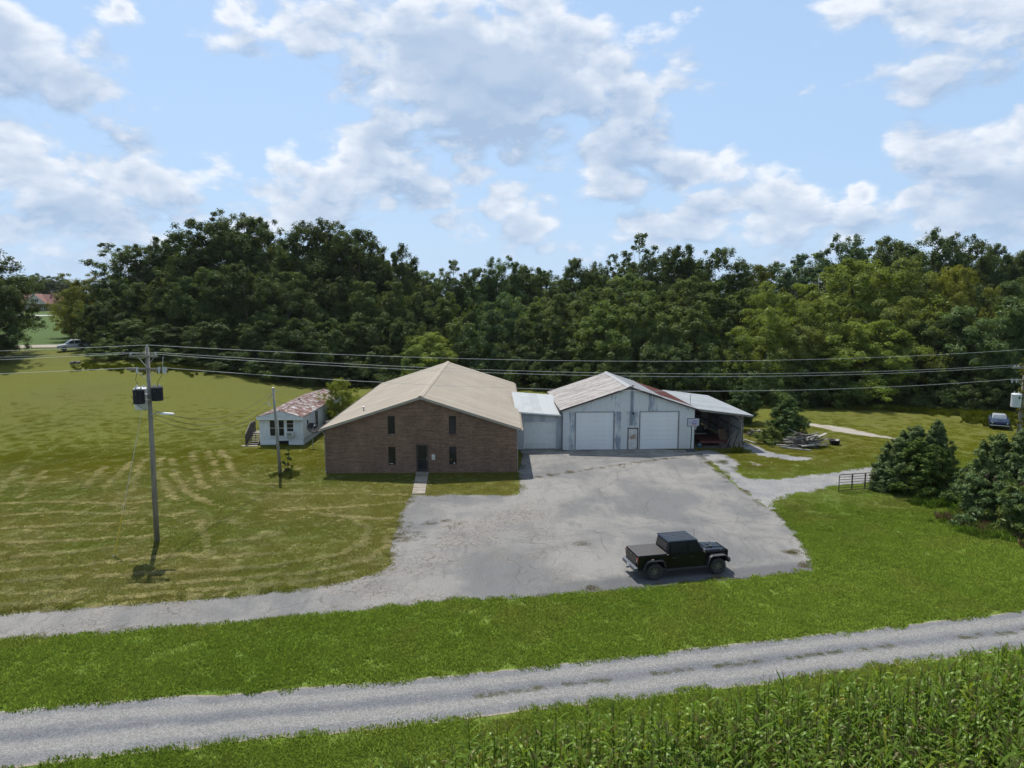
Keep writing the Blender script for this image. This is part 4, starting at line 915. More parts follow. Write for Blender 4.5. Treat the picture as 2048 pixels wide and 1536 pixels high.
# big pole, left: base and lean
PL = at(314, 1083); PT = atd(294, 694, PL.y+.0); lean = (PT-PL)
def onpole(P, L, z): return P + L*(z/L.z)
def pole_mesh(L, r0, r1): return MB().tube([Vector((0,0,0)), L*.5, L], [r0, (r0+r1)/2, r1], 14)
pl = thing('utility_pole', 'tall wooden utility pole with three transformers standing in the mown field', 'utility pole', PL)
pole_mesh(lean, .155, .10).build('shaft', M_POLE, pl, smooth=True)
def q(z, dx=0, dy=0): p = lean*(z/lean.z); return Vector((p.x+dx, p.y+dy, z))
dirw = Vector((60.6, 15.5, 0)).normalized(); cross = Vector((1, -.0, 0))
z1, z2 = 10.79, 10.06
MB().beam(q(z1,-.92,-.16), q(z1,.62,-.16), .10, .12).build('crossarm', M_WOOD, pl); MB().beam(q(z2,-1.1,-.16), q(z2,1.15,-.16), .10, .12).build('crossarm', M_WOOD, pl)
for sx in (-1, 1):
    MB().beam(q(z1-.62,0,-.14), q(z1-.05,sx*.45,-.14), .03, .02).build('brace', M_STEEL, pl); MB().beam(q(z2-.62,0,-.14), q(z2-.05,sx*.6,-.14), .03, .02).build('brace', M_STEEL, pl)
INS_L = [q(11.25), q(z1+.06,-.85,-.16), q(z1+.06,.55,-.16)]
for p in INS_L: insulator(p, pl)
for x in (-.48,.75,1.1,1.0): MB().tube([q(z2+.02,x,-.22), q(z2+.12,x+.03,-.30), q(z2-.22,x+.02,-.34)], [.05,.07,.05], 8).build('cutout', M_INS, pl)
transformer(q(7.72,-.62,.30), pl, M_CAN, .37, 1.15); transformer(q(8.15,-.38,-.42), pl, M_CANSHADE, .30, .72); transformer(q(8.28,.50,-.10), pl, M_CANSHADE, .30, .70)
MB().box(q(8.3).x-.1,q(8.3).x+.1,-.3,.3,8.3,8.36).build('bracket', M_STEEL, pl); MB().box(q(8.).x-.1,q(8.).x+.1,-.35,.35,8.62,8.68).build('bracket', M_STEEL, pl)
for a, b in ((q(z2-.2,.98,-.3), q(9.0,.5,-.1)), (q(z2-.2,-.48,-.3), q(9.2,-.45,-.3)), (q(9.0,-.55,.2), q(8.0,-.9,-.2)), (q(8.6,-.9,-.3), q(7.7,-.1,-.25))):
    MB().tube([a, (a+b)/2+Vector((-.12,0,-.05)), b], .014, 5).build('jumper', M_WIREB, pl)
MB().tube([q(7.45,.05,-.1), q(7.62,.55,-.3), q(7.6,.85,-.4)], .03, 6).build('lamp_arm', M_STEEL, pl)
MB().hexa([q(7.53,.80,-.50),q(7.53,1.55,-.55),q(7.53,1.55,-.30),q(7.53,.80,-.28),q(7.66,.82,-.46),q(7.62,1.52,-.50),q(7.62,1.52,-.34),q(7.66,.82,-.30)]).build('lamp_head', M_WHITE, pl, bevel=.03)
# right pole, wrapped in creeper
PR = Vector((41.3, 57., 0)); LR = Vector((.15, 0, 9.7))
pr = thing('utility_pole', 'creeper-covered utility pole with white transformer at the right edge', 'utility pole', PR)
pole_mesh(LR, .20, .13).build('shaft', M_POLE, pr, smooth=True)
def qr(z, dx=0, dy=0): p = LR*(z/LR.z); return Vector((p.x+dx, p.y+dy, z))
zr1, zr2 = atd(2034,735,57).z, atd(2034,760,57).z
for z in (zr1, zr2): MB().beam(qr(z,-1.2,-.2), qr(z-.05,1.2,-.2), .11, .13).build('crossarm', M_WOOD, pr)
for x in (-1.05,-.75,.9): insulator(qr(zr1+.07,x,-.2), pr)
for x in (-1.25,-.9): MB().tube([qr(zr2+.03,x,-.25), qr(zr2+.14,x,-.3), qr(zr2-.2,x+.05,-.32)], [.05,.07,.05], 8).build('cutout', M_INS, pr)
for s in (-1,1): MB().beam(qr(zr2-.7,0,-.18), qr(zr2-.06,s*.7,-.18), .03, .02).build('brace', M_STEEL, pr)
transformer(qr(atd(2030,813,57).z,-.65,-.2), pr, M_CAN, .36, 1.0)
insulator(qr(9.7), pr)
def wire(a, b, sag, r, label, m=None, group=None, n=28):
    a = Vector(a); b = Vector(b)
    pts = [a.lerp(b, i/n) - Vector((0,0,sag*4*(i/n)*(1-i/n))) for i in range(n+1)]
    return tag(MB().tube(pts, r, 5).build('power_line', m or M_WIRE, None, smooth=True), label, 'wire', group)
top_l = PL+INS_L[0]+Vector((0,0,.16)); w1 = PL+INS_L[1]+Vector((0,0,.16)); w2 = PL+INS_L[2]+Vector((0,0,.16)); w3 = PL+q(z2+.1,.9,-.2); w3l = PL+q(z2+.1,-.5,-.2)
rt_top = PR+qr(9.86); ra = PR+qr(zr1+.23,-1.05,-.2); rb = PR+qr(zr1+.23,.9,-.2); rc = PR+qr(zr2+.1,-1.2,-.25)
wire(top_l, rt_top, .95, .0095, 'topmost power line running between the two utility poles')
wire(w2, ra, .95, .0095, 'second power line from the top between the two poles')
wire(w1, rb, 1.15, .0095, 'third power line from the top between the two poles')
wire(w3, rc, 1.15, .011, 'lowest power line between the two utility poles')
off = Vector((-75, 1.5, .4))
wire(top_l, top_l+off, 1.0, .0095, 'topmost power line leaving the left pole towards the left edge')
wire(w1, w1+off+Vector((0,0,-.1)), .9, .0095, 'upper of the two crossarm power lines leaving towards the left edge')
wire(w2, w2+off+Vector((0,-.6,-.5)), 1.0, .0095, 'lower of the two crossarm power lines leaving towards the left edge')
wire(w3l, w3l+off, 1.1, .011, 'lowest power line leaving the left pole towards the left edge')
offr = Vector((60, 12, .3))
for p, lab in ((rt_top,'topmost'),(ra,'front crossarm'),(rb,'rear crossarm'),(rc,'lowest')): wire(p, p+offr, .6, .0095, f'{lab} power line continuing past the right pole out of frame', n=12)
# guy wire with yellow guard
GA = at(228, 1115); GT = PL+q(9.6)
gw = thing('guy_wire', 'guy wire with yellow guard leaning up to the left utility pole', 'guy wire', GA)
L = GT-GA; MB().tube([(0,0,0), L], .010, 5).build('wire', M_WIRE, gw); MB().tube([L*.0, L*(2.35/L.length)], .042, 8).build('guard', mat('yellow_plastic', (.50,.38,.02), (.42,.31,.02), 4, .5), gw); MB().tube([(0,0,-.1),(0,0,.12)],.05,8).build('anchor', M_STEEL, gw)
# short service pole
SP = at(561, 951); ST = atd(546, 776, SP.y); sv = ST-SP
sp = thing('service_pole', 'short leaning wooden service pole in front of the mobile home', 'utility pole', SP)
pole_mesh(sv, .13, .09).build('shaft', mat('pale_pole', (.26,.25,.215), (.17,.165,.145), 2, .9, stretch=(6,6,.6), bump=.2), sp, smooth=True)
def qs(z, dx=0, dy=0): p = sv*(z/sv.z); return Vector((p.x+dx,p.y+dy,z))
MB().lathe([(.10,0),(.11,.03),(0,.06)],10,sv).build('cap', M_WHITE, sp)
MB().beam(qs(6.5,-.1,-.1), qs(6.85,.45,-.1), .05,.05).build('arm', M_INS, sp); MB().beam(qs(6.1,-.5,-.1), qs(6.5,-.05,-.1), .04,.04).build('arm', M_WOOD, sp); MB().beam(qs(5.9,-.5,-.12), qs(5.55,-.25,-.12), .06,.06).build('arm', M_INS, sp)
for i, (za, zb, sg, ls) in enumerate(((7.75,6.7,1.2,'upper'),(7.55,6.2,1.3,'middle'),(7.30,5.8,1.35,'lower'))):
    wire(PL+q(za,.15,-.1), SP+qs(zb,-.12,-.1), sg*1.0, .014, f'{ls} dark service cable sagging from the left pole to the short pole', M_WIREB)
hm = at(605, 889); wire(SP+qs(6.0,.1,0), Vector((-19.6, 72.0, 3.1)), .3, .012, 'dark service cable from the short pole to the mobile home roof', M_WIREB)
wire(PL+q(9.9,.95,-.3)+Vector((0,0,.1)), PL+q(10.8,.95,-.16)+Vector((0,0,-.02)), .0, .01, 'short tap wire beside the left pole crossarms', n=3)

# ------------------------------------------------------------------ pickup truck
def car_paint(name, c, rough=.22): 
    m, N, b = base_mat(name); b.inputs['Base Color'].default_value = (*c,1); b.inputs['Roughness'].default_value = rough; b.inputs['Coat Weight'].default_value = .04; b.inputs['Coat Roughness'].default_value = .08; b.inputs['Specular IOR Level'].default_value = .22
    p = N.new('ShaderNodeTexCoord').outputs['Object']; N.link(N.ramp(N.noise(p, 3, 4), .3, .7, rough*.8, rough*1.35), b.inputs['Roughness']); return m
M_TYRE = mat('tyre_black', (.022,.022,.022), (.033,.032,.031), 6, .85)
M_RIM = mat('machined_rim', (.30,.30,.31), (.22,.22,.23), 6, .35, .7); M_RIMB = mat('rim_black', (.015,.015,.016), (.022,.022,.022), 6, .4)
M_TRIM = mat('satin_black_trim', (.022,.023,.026), (.034,.035,.038), 6, .5)
M_REDL = mat('red_lens', (.16,.012,.012), (.10,.008,.008), 8, .25); M_LENS = mat('clear_lens', (.45,.46,.47), (.36,.37,.38), 8, .15)
def wheel(parent, x, y, r, w, side, spokes=8, rimr=.58):
    """side=-1: outer face towards -y"""
    W = thing_part('wheel', parent); W.location = (x, y, r)
    t = MB(); h = w/2
    t.lathe([(r*.56,-h*.80),(r*.70,-h),(r*.90,-h),(r*.985,-h*.78),(r,-h*.4),(r,h*.4),(r*.985,h*.78),(r*.90,h),(r*.70,h),(r*.56,h*.8)], 28, (0,0,0), 'y', False)
    for k in range(28):
        a = 2*math.pi*k/28; ca, sa = math.cos(a), math.sin(a)
        for yy in (-h*.72, h*.72):
            c = Vector((ca*r*.985, yy, sa*r*.985)); t.beam(c-Vector((0,h*.26,0)), c+Vector((0,h*.26,0)), .035, .035, (ca,0,sa))
    t.build('tyre', M_TYRE, W)
    m = MB(); f = side*h*.72
    m.lathe([(r*.60,-side*h*.6),(r*.61,f),(r*.55,f*.96),(r*.54,f*.2),(.02,f*.1)], 24, (0,0,0), 'y', False); m.build('rim_barrel', M_RIMB, W)
    s = MB()
    for k in range(spokes):
        a = 2*math.pi*(k+.3)/spokes; a2 = a+.18
        for q_ in (-.1, .1):
            p0 = Vector((math.cos(a)*r*.12, f*.9, math.sin(a)*r*.12)); p1 = Vector((math.cos(a2+q_)*r*.57, f*.92, math.sin(a2+q_)*r*.57)); s.beam(p0, p1, .020, .030, (0,1,0))
    s.lathe([(0,f*1.02),(r*.15,f*1.0),(r*.17,f*.7)], 14, (0,0,0), 'y'); s.build('rim', M_RIM, W)
    return W
def pickup():
    a = at(1309, 1160); b = at(1435, 1148); d = (b-a).normalized(); yaw = math.atan2(d.y, d.x)
    WB = 3.47; tr = .80
    mid = (a+b)/2; nrm = Vector((-d.y, d.x, 0)); org = mid + nrm*(tr+.06)
    T = thing('pickup_truck', 'black four-door pickup truck parked on the asphalt lot', 'pickup truck', (org.x, org.y, .012), yaw)
    P = car_paint('black_car_paint', (.004,.0045,.006), .16); PT_ = mat('black_top_vinyl', (.022,.020,.020),(.030,.027,.026),8,.62, bump=.1)
    fx, rx, r = WB/2, -WB/2, .415
    def arch(cx, rr, z0, n=9): return [(cx-rr*math.cos(math.pi*k/n), z0+rr*math.sin(math.pi*k/n)*1.0) for k in range(n+1)]
    # cab tub and bed as side profiles with wheel arches
    bed = [(-2.62,.62)] + [(-2.3,.60)] + [(x,z) for x,z in arch(rx,.52,.52)] + [(-1.02,.50),(-1.02,1.24),(-2.62,1.24)]
    MB().prism(bed,'y',-.80,.80).build('bed', P, T, bevel=.05)
    tub = [(-1.005,.48),(1.10,.48),(1.10,1.22),(-1.005,1.22)]
    MB().prism(tub,'y',-.80,.80).build('cab', P, T, bevel=.035)
    nose = [(1.105,.52)] + arch(fx,.52,.52)[:] + [(2.36,.60),(2.36,1.00),(1.105,1.08)]
    MB().prism(nose,'y',-.66,.66).build('engine_bay', P, T, bevel=.02)
    h = MB(); h.hexa([(1.10,-.74,1.05),(2.40,-.58,.98),(2.40,.58,.98),(1.10,.74,1.05),(1.10,-.70,1.235),(2.34,-.52,1.175),(2.34,.52,1.175),(1.10,.70,1.235)])
    ho = h.build('hood', P, T, bevel=.07)
    MB().hexa([(1.25,-.34,1.232),(2.28,-.26,1.182),(2.28,.26,1.182),(1.25,.34,1.232),(1.30,-.28,1.262),(2.22,-.21,1.212),(2.22,.21,1.212),(1.30,.28,1.262)]).build('hood_bulge', P, ho, bevel=.02)
    for s in (-1,1): MB().box(1.55,1.72,s*.17-.06,s*.17+.06,1.245,1.272).build('hood_vent', M_TRIM, ho)
    for s in (-1,1):
        MB().box(1.98,2.05,s*.60-.03,s*.60+.03,1.10,1.19).build('hood_latch', M_TRIM, ho)
    g = MB(); g.prism([(2.365,.62),(2.43,.64),(2.44,1.12),(2.40,1.16),(2.365,1.15)],'y',-.60,.60); go_ = g.build('grille', P, T, bevel=.015)
    for k in range(7): MB().box(2.438,2.452,-.285+k*.085-.024,-.285+k*.085+.024,.74,1.06).build('grille_slot', M_TRIM, go_)
    for s in (-1,1): MB().lathe([(.105,0),(.11,.03),(.08,.05),(0,.055)],18,(2.44,s*.44,.95),'x').build('headlight', M_LENS, T)
    # greenhouse: pillars and roof
    gh = MB(); z0, z1 = 1.22, 1.80
    gh.hexa([(-1.0,-.79,z0),(1.02,-.79,z0),(1.02,.79,z0),(-1.0,.79,z0),(-.92,-.68,z1),(.62,-.68,z1),(.62,.68,z1),(-.92,.68,z1)]); cabt = gh.build('cab_top', P, T, bevel=.05)
    rf = MB(); rf.hexa([(-.97,-.72,z1),(.68,-.72,z1),(.68,.72,z1),(-.97,.72,z1),(-.94,-.69,1.865),(.62,-.69,1.865),(.62,.69,1.865),(-.94,.69,1.865)]); ro = rf.build('roof', car_paint('blue_black_roof', (.012,.020,.034), .30), T, bevel=.025)
    for k in range(6): 
        yy = -.55+k*.22; MB().box(-.86,.18,yy-.03,yy+.03,1.866,1.876).build('roof_rib', M_TRIM, ro); MB().box(.26,.56,yy-.03,yy+.03,1.866,1.876).build('roof_rib', M_TRIM, ro)
    MB().box(.20,.235,-.68,.68,1.866,1.872).build('roof_seam', M_TRIM, ro)
    # glass set into the slanted sides
    def side_glass(x0, x1, s, nm='side_window'):
        def yy(z): return s*(.79-(z-z0)/(z1-z0)*.11+.004)
        def xx(x, z): return x
        za, zb = 1.27, 1.74; e = s*.008
        x1t = min(x1, .62+ (1.02-.62)*(1-(zb-z0)/(z1-z0)) - .07)
        MB().hexa([(x0,yy(za),za),(x1,yy(za),za),(x1,yy(za)+e,za),(x0,yy(za)+e,za),(x0,yy(zb),zb),(x1t,yy(zb),zb),(x1t,yy(zb)+e,zb),(x0,yy(zb)+e,zb)]).build(nm, M_GLASS, cabt)
    for s in (-1,1):
        side_glass(-.84,.03,s); side_glass(.14,.90,s)
        for x0,x1,lx in ((-.88,.07,-.78),(.10,1.0,.18)):
            do = MB().box(x0,x1,s*.802-.006,s*.802+.006,.56,1.20).build('door', P, T, bevel=.01); MB().box(lx,lx+.2,s*.825-.014,s*.825+.014,1.02,1.06).build('handle', M_TRIM, do)
            for zz in (.72,1.06): MB().box(x1-.09,x1+.01,s*.815-.012,s*.815+.012,zz,zz+.06).build('hinge', P, do)
        mo = MB().hexa([(.86,s*.82,1.24),(.98,s*.82,1.24),(.98,s*1.03,1.25),(.88,s*1.03,1.25),(.86,s*.82,1.40),(.98,s*.82,1.40),(.98,s*1.03,1.42),(.88,s*1.03,1.42)]).build('mirror', M_TRIM, T, bevel=.02); MB().box(.872,.879,s*.93-.09,s*.93+.09,1.27,1.40).build('mirror_glass', M_LENS, mo)
        # flat-topped flares
        for cx, w0, w1 in ((rx,.79,.95),(fx,.64,.95)):
            o_ = [(cx-.62,.58),(cx-.46,.93),(cx-.34,1.00),(cx+.36,1.00),(cx+.50,.92),(cx+.62,.62)]; i_ = [(cx+.57,.60),(cx+.46,.88),(cx+.34,.95),(cx-.32,.95),(cx-.42,.89),(cx-.56,.57)]
            MB().prism(o_+i_,'y',s*w0,s*w1).build('fender_flare', M_TRIM, T, bevel=.012)
        MB().box(-1.1,1.12,s*.84-.05,s*.84+.05,.42,.50).build('rock_rail', M_TRIM, T, bevel=.01)
        lt = MB().box(-2.652,-2.58,s*.73-.085,s*.73+.085,.90,1.16).build('tail_light', M_REDL, T, bevel=.012); MB().box(-2.656,-2.648,s*.73-.05,s*.73+.05,.97,1.03).build('reverse_lens', M_LENS, lt)
        for wx in (rx, fx): wheel(T, wx, s*tr, r, .28, s)
    MB().hexa([(.985,-.68,1.28),(1.0,-.68,1.28),(1.0,.68,1.28),(.985,.68,1.28),(.675,-.60,1.75),(.69,-.60,1.75),(.69,.60,1.75),(.675,.60,1.75)]).build('windshield', M_GLASS, cabt)
    MB().hexa([(-1.002,-.56,1.34),(-.988,-.56,1.34),(-.988,.56,1.34),(-1.002,.56,1.34),(-.942,-.52,1.72),(-.928,-.52,1.72),(-.928,.52,1.72),(-.942,.52,1.72)]).build('rear_window', M_GLASS, cabt)
    for s in (-1,1): MB().tube([(1.06,s*.25,1.25),(.98,s*.1,1.33),(.95,-s*.1+.05,1.36)],.010,5).build('wiper', M_TRIM, T)
    tn = MB().box(-2.61,-1.035,-.775,.775,1.243,1.272).build('tonneau_cover', PT_, T, bevel=.012)
    tg = MB().box(-2.648,-2.622,-.62,.62,.66,1.22).build('tailgate', P, T, bevel=.01); MB().box(-2.66,-2.648,-.12,.12,1.08,1.15).build('handle', M_TRIM, tg)
    rb = MB().hexa([(-2.80,-.82,.48),(-2.62,-.84,.48),(-2.62,.84,.48),(-2.80,.82,.48),(-2.80,-.80,.66),(-2.62,-.84,.68),(-2.62,.84,.68),(-2.80,.80,.66)]).build('rear_bumper', mat('grey_bumper',(.07,.08,.095),(.09,.1,.115),6,.4,.3), T, bevel=.025)
    MB().box(-2.808,-2.80,-.16,.16,.51,.64).build('licence_plate', mat('plate_white',(.55,.56,.57)), rb); MB().box(-2.90,-2.76,-.04,.04,.42,.48).build('hitch', M_TRIM, T)
    MB().hexa([(2.40,-.72,.50),(2.62,-.60,.50),(2.62,.60,.50),(2.40,.72,.50),(2.40,-.72,.72),(2.60,-.58,.70),(2.60,.58,.70),(2.40,.72,.72)]).build('front_bumper', M_TRIM, T, bevel=.03)
    MB().box(-2.58,2.35,-.42,.42,.36,.50).build('chassis', M_TRIM, T)
    for wx in (rx, fx): MB().tube([(wx,-.7,r),(wx,.7,r)],.06,8).build('axle', M_TRIM, T)
    MB().tube([(1.18,.72,1.1),(1.18,.74,1.9)],.008,5).build('aerial', M_TRIM, T)
pickup()

def loft(secs, m, name, parent, smooth=True, bevel=0):
    """secs: list of (x, [(y,z)...]) half-sections mirrored to a closed hull"""
    mb = MB(); n = None
    for x, hs in secs:
        ring = [(x, y, z) for y, z in hs] + [(x, -y, z) for y, z in reversed(hs)]; n = len(ring); mb.v += ring
    k = len(secs)
    mb.f = [(i*n+j, i*n+(j+1) % n, (i+1)*n+(j+1) % n, (i+1)*n+j) for i in range(k-1) for j in range(n)] + [tuple(range(n)), tuple(range(k*n-1,(k-1)*n-1,-1))]
    return mb.build(name, m, parent, smooth=smooth, bevel=bevel)
def suv():
    p = atd(148, 699, 115.); z = terr1(p.x, p.y)+.06
    T = thing('parked_suv', 'silver SUV parked on the gravel drive at the far left', 'car', (p.x, p.y, z), R(180+38))
    P = car_paint('silver_paint', (.36,.37,.38), .3); hw = .90
    def sec(x, zb, zt, w): return (x, [(w*.86, zb), (w, zb+.18), (w, (zb+zt)/2+.06), (w*.94, zt-.03), (w*.80, zt)])
    loft([sec(-2.25,.5,.95,.80), sec(-2.2,.38,1.08,.86), sec(-1.4,.34,1.12,hw), sec(0,.34,1.10,hw), sec(1.1,.34,1.06,hw), sec(1.9,.36,.95,.87), sec(2.2,.40,.82,.80), sec(2.27,.46,.72,.72)], P, 'body', T)
    c = loft([(-2.12,[(.74,1.06),(.70,1.10),(.66,1.12)]),(-1.95,[(.76,1.06),(.66,1.62),(.56,1.68)]),(-.6,[(.78,1.06),(.68,1.70),(.56,1.76)]),(.35,[(.78,1.05),(.67,1.66),(.55,1.72)]),(1.15,[(.76,1.03),(.72,1.08),(.68,1.10)])], P, 'cabin', T)
    MB().hexa([(.46,-.60,1.62),(1.12,-.70,1.12),(1.12,.70,1.12),(.46,.60,1.62),(.47,-.60,1.645),(1.135,-.70,1.145),(1.135,.70,1.145),(.47,.60,1.645)]).build('windshield', M_GLASS, c)
    for s in (-1,1):
        for x0,x1,xt0,xt1 in ((-1.85,-.95,-1.80,-.95),(-.88,-.05,-.88,-.10),(.02,.85,.0,.36)):
            MB().hexa([(x0,s*.772,1.12),(x1,s*.772,1.12),(x1,s*.79,1.12),(x0,s*.79,1.12),(xt0,s*.695,1.58),(xt1,s*.695,1.58),(xt1,s*.71,1.58),(xt0,s*.71,1.58)]).build('side_window', M_GLASS, c)
        for x in (-1.35,1.4): wheel(T, x, s*.80, .34, .22, s, 5)
        MB().hexa([(2.02,s*.60,.72),(2.24,s*.56,.72),(2.24,s*.60,.74),(2.02,s*.86,.74),(2.0,s*.60,.86),(2.16,s*.56,.86),(2.16,s*.60,.85),(2.0,s*.84,.86)]).build('headlight', M_LENS, T); MB().box(.78,.92,s*.96-.07,s*.96+.07,1.08,1.2).build('mirror', P, T)
        MB().box(-2.27,-2.18,s*.76-.06,s*.76+.06,.85,1.1).build('tail_light', M_REDL, T)
    MB().box(2.25,2.29,-.50,.50,.58,.74).build('grille', M_TRIM, T); MB().box(2.20,2.31,-.74,.74,.36,.50).build('front_bumper', M_TRIM, T, bevel=.03)
suv()
def coupe():
    p = atd(1997, 850, 76.); T = thing('vintage_coupe', 'old blue coupe facing the camera in the grass at the far right', 'car', (p.x, p.y, 0), R(-90-30-2))
    P = car_paint('faded_blue_paint', (.006,.018,.052), .55); WP = mat('white_top',(.25,.27,.29),(.21,.23,.24),3,.4); CH = mat('chrome',(.6,.6,.6),(.5,.5,.5),3,.18,.9)
    def sec(x, zb, zt, w): return (x, [(w*.84,zb),(w,zb+.20),(w*.99,zt-.16),(w*.93,zt-.03),(w*.80,zt)])
    loft([sec(-2.3,.45,.85,.80),sec(-2.2,.36,.92,.86),sec(-1.2,.30,.95,.91),sec(0,.28,.93,.90),sec(.9,.30,.94,.90),sec(2.0,.36,.92,.88),sec(2.3,.42,.88,.85),sec(2.36,.48,.82,.82)], P, 'body', T)
    c = loft([(-1.75,[(.66,.92),(.62,.95),(.58,.96)]),(-.95,[(.70,.92),(.58,1.30),(.48,1.33)]),(-.1,[(.71,.92),(.60,1.35),(.48,1.38)]),(.18,[(.71,.92),(.60,1.32),(.48,1.35)]),(.80,[(.70,.92),(.66,.95),(.62,.96)])], WP, 'cabin', T)
    MB().hexa([(.24,-.55,1.285),(.78,-.62,.965),(.78,.62,.965),(.24,.55,1.285),(.25,-.55,1.31),(.80,-.62,.99),(.80,.62,.99),(.25,.55,1.31)]).build('windshield', mat('bright_glass',(.08,.10,.12),(.12,.14,.16),2,.04,spec=.8), c)
    for s in (-1,1):
        MB().hexa([(-.75,s*.705,.97),(.55,s*.705,.97),(.55,s*.72,.97),(-.75,s*.72,.97),(-.7,s*.625,1.26),(.2,s*.625,1.26),(.2,s*.64,1.26),(-.7,s*.64,1.26)]).build('side_window', M_GLASS, c)
        MB().lathe([(.0,.06),(.08,.05),(.10,0),(.10,-.05)],14,(2.33,s*.66,.70),'x').build('headlight', CH, T)
        for x in (-1.35,1.45): wheel(T, x, s*.78, .31, .19, s, 5)
        MB().box(.42,.52,s*.93-.06,s*.93+.06,.95,1.04).build('mirror', CH, T)
    MB().box(2.30,2.345,-.54,.54,.58,.78).build('grille', M_TRIM, T); MB().box(2.34,2.46,-.86,.86,.42,.52).build('front_bumper', CH, T, bevel=.03); MB().box(1.0,2.1,-.22,.22,.93,.975).build('hood_scoop', P, T, bevel=.03)
coupe()

# ------------------------------------------------------------------ gate, lumber, tub
def gate():
    a = at(1677, 984); b = at(1780, 977); d = b-a; L = d.length; g = thing('farm_gate', 'rusty brown tubular farm gate standing open before the cedar bushes', 'gate', a, math.atan2(d.y, d.x))
    G_ = mat('rusty_gate_tube', (.075,.04,.028),(.045,.028,.022),5,.7); H = 1.28
    fr = MB(); fr.tube([(0,0,.12),(0,0,H-.12),(.04,0,H-.03),(.13,0,H),(L,0,H),(L,0,.12),(0,0,.12)],.032,8); fr.build('frame', G_, g)
    for k in range(5): MB().tube([(0,0,.12+.195*(k+1)),(L,0,.12+.195*(k+1))],.02,6).build('rail', G_, g)
    for k in (1,2,3): MB().box(L*k/4-.04,L*k/4+.04,-.03,.03,.10,H).build('upright', G_, g)
    MB().tube([(L+.15,0,0),(L+.15,0,1.6)],.09,10).build('hinge_post', M_WOOD, g)
    MB().tube([(.0,0,0),(.0,0,.13)],.03,6).build('foot', G_, g)
gate()
def pile(name, label, cat, u, v, n, rx, ry, hgt, seed, m, Lr=(1.2,2.8)):
    rng = random.Random(seed); p = at(u, v); t = thing(name, label, cat, p)
    for i in range(n):
        k = i/n; L = rng.uniform(*Lr); c = Vector((rng.gauss(0,.45)*rx, rng.gauss(0,.45)*ry, 0)); c.z = .04+hgt*max(0,1-(c.x/rx)**2-(c.y/ry)**2*.7)*rng.uniform(.1,1)
        a = rng.gauss(.1,.5) if rng.random() < .75 else rng.uniform(0,3.1); tl = rng.gauss(0,.16); d = Vector((math.cos(a),math.sin(a)*.7,tl))*L/2
        A, B = c-d, c+d; A.z = max(A.z,.03); B.z = max(B.z,.03)
        MB().beam(A, B, rng.choice((.09,.14,.2)), rng.choice((.03,.04,.09))).build('plank', m[i % len(m)], t)
    return t
MP = [mat('silver_plank',(.22,.21,.19),(.16,.152,.14),3,.85), mat('grey_plank',(.13,.12,.108),(.09,.084,.075),3,.85), mat('brown_plank',(.12,.09,.07),(.08,.06,.05),3,.85), mat('pale_plank',(.30,.285,.26),(.23,.22,.20),3,.8)]
pile('lumber_pile','jumbled heap of grey scrap lumber on the grass beside the cedar','lumber pile',1608,893,80,1.9,1.0,1.25,3,[MP[0],MP[3],MP[0],MP[1],MP[3],MP[2]])
pile('lumber_pile','small dark heap of old boards beside the open shed','lumber pile',1516,872,20,1.1,.7,.5,6,MP[1:3]+MP[:1],(.9,1.9))
for i,(u0,v0,u1,v1,lab) in enumerate(((1487,880,1512,888,'long pale beam lying on gravel just right of the open shed'),(1562,896,1622,902,'thin pale plank lying in grass in front of the lumber heap'),(1488,889,1498,893,'short pale beam end lying on gravel beside the shed post'))):
    a, b = at(u0,v0), at(u1,v1); q_ = thing('loose_beam', lab, 'beam', a); dd = b-a; MB().beam((0,0,.06),(dd.x,dd.y,.06),.16,.10).build('beam', MP[3], q_)
tb = thing('black_tub', 'black tub lying on the grass right of the lumber heap', 'tub', at(1669, 889), .2)
MB().lathe([(.42,.02),(.50,.42),(.53,.42),(.53,.46),(.46,.46),(.38,.06),(0,.05)],16).build('tub', M_BLACK, tb, smooth=True); MB().box(-.6,-.5,-.06,.06,.38,.42).build('handle', M_BLACK, tb)
# debris by the left drive and a broken branch heap
lp = atd(150, 716, 104.); fr = thing('fire_ring', 'small dark fire ring on the grass below the silver SUV', 'fire ring', (lp.x, lp.y, terr1(lp.x, lp.y)))
for k in range(9):
    a_ = 2*math.pi*k/9; MB().box(-.16,.16,-.13,.13,0,.34).build('block', M_DIRT if k % 2 else M_WOOD, fr, bevel=.04); o_ = fr.children[-1]; o_.location = (.55*math.cos(a_), .5*math.sin(a_), 0); o_.rotation_euler = (0,0,a_)

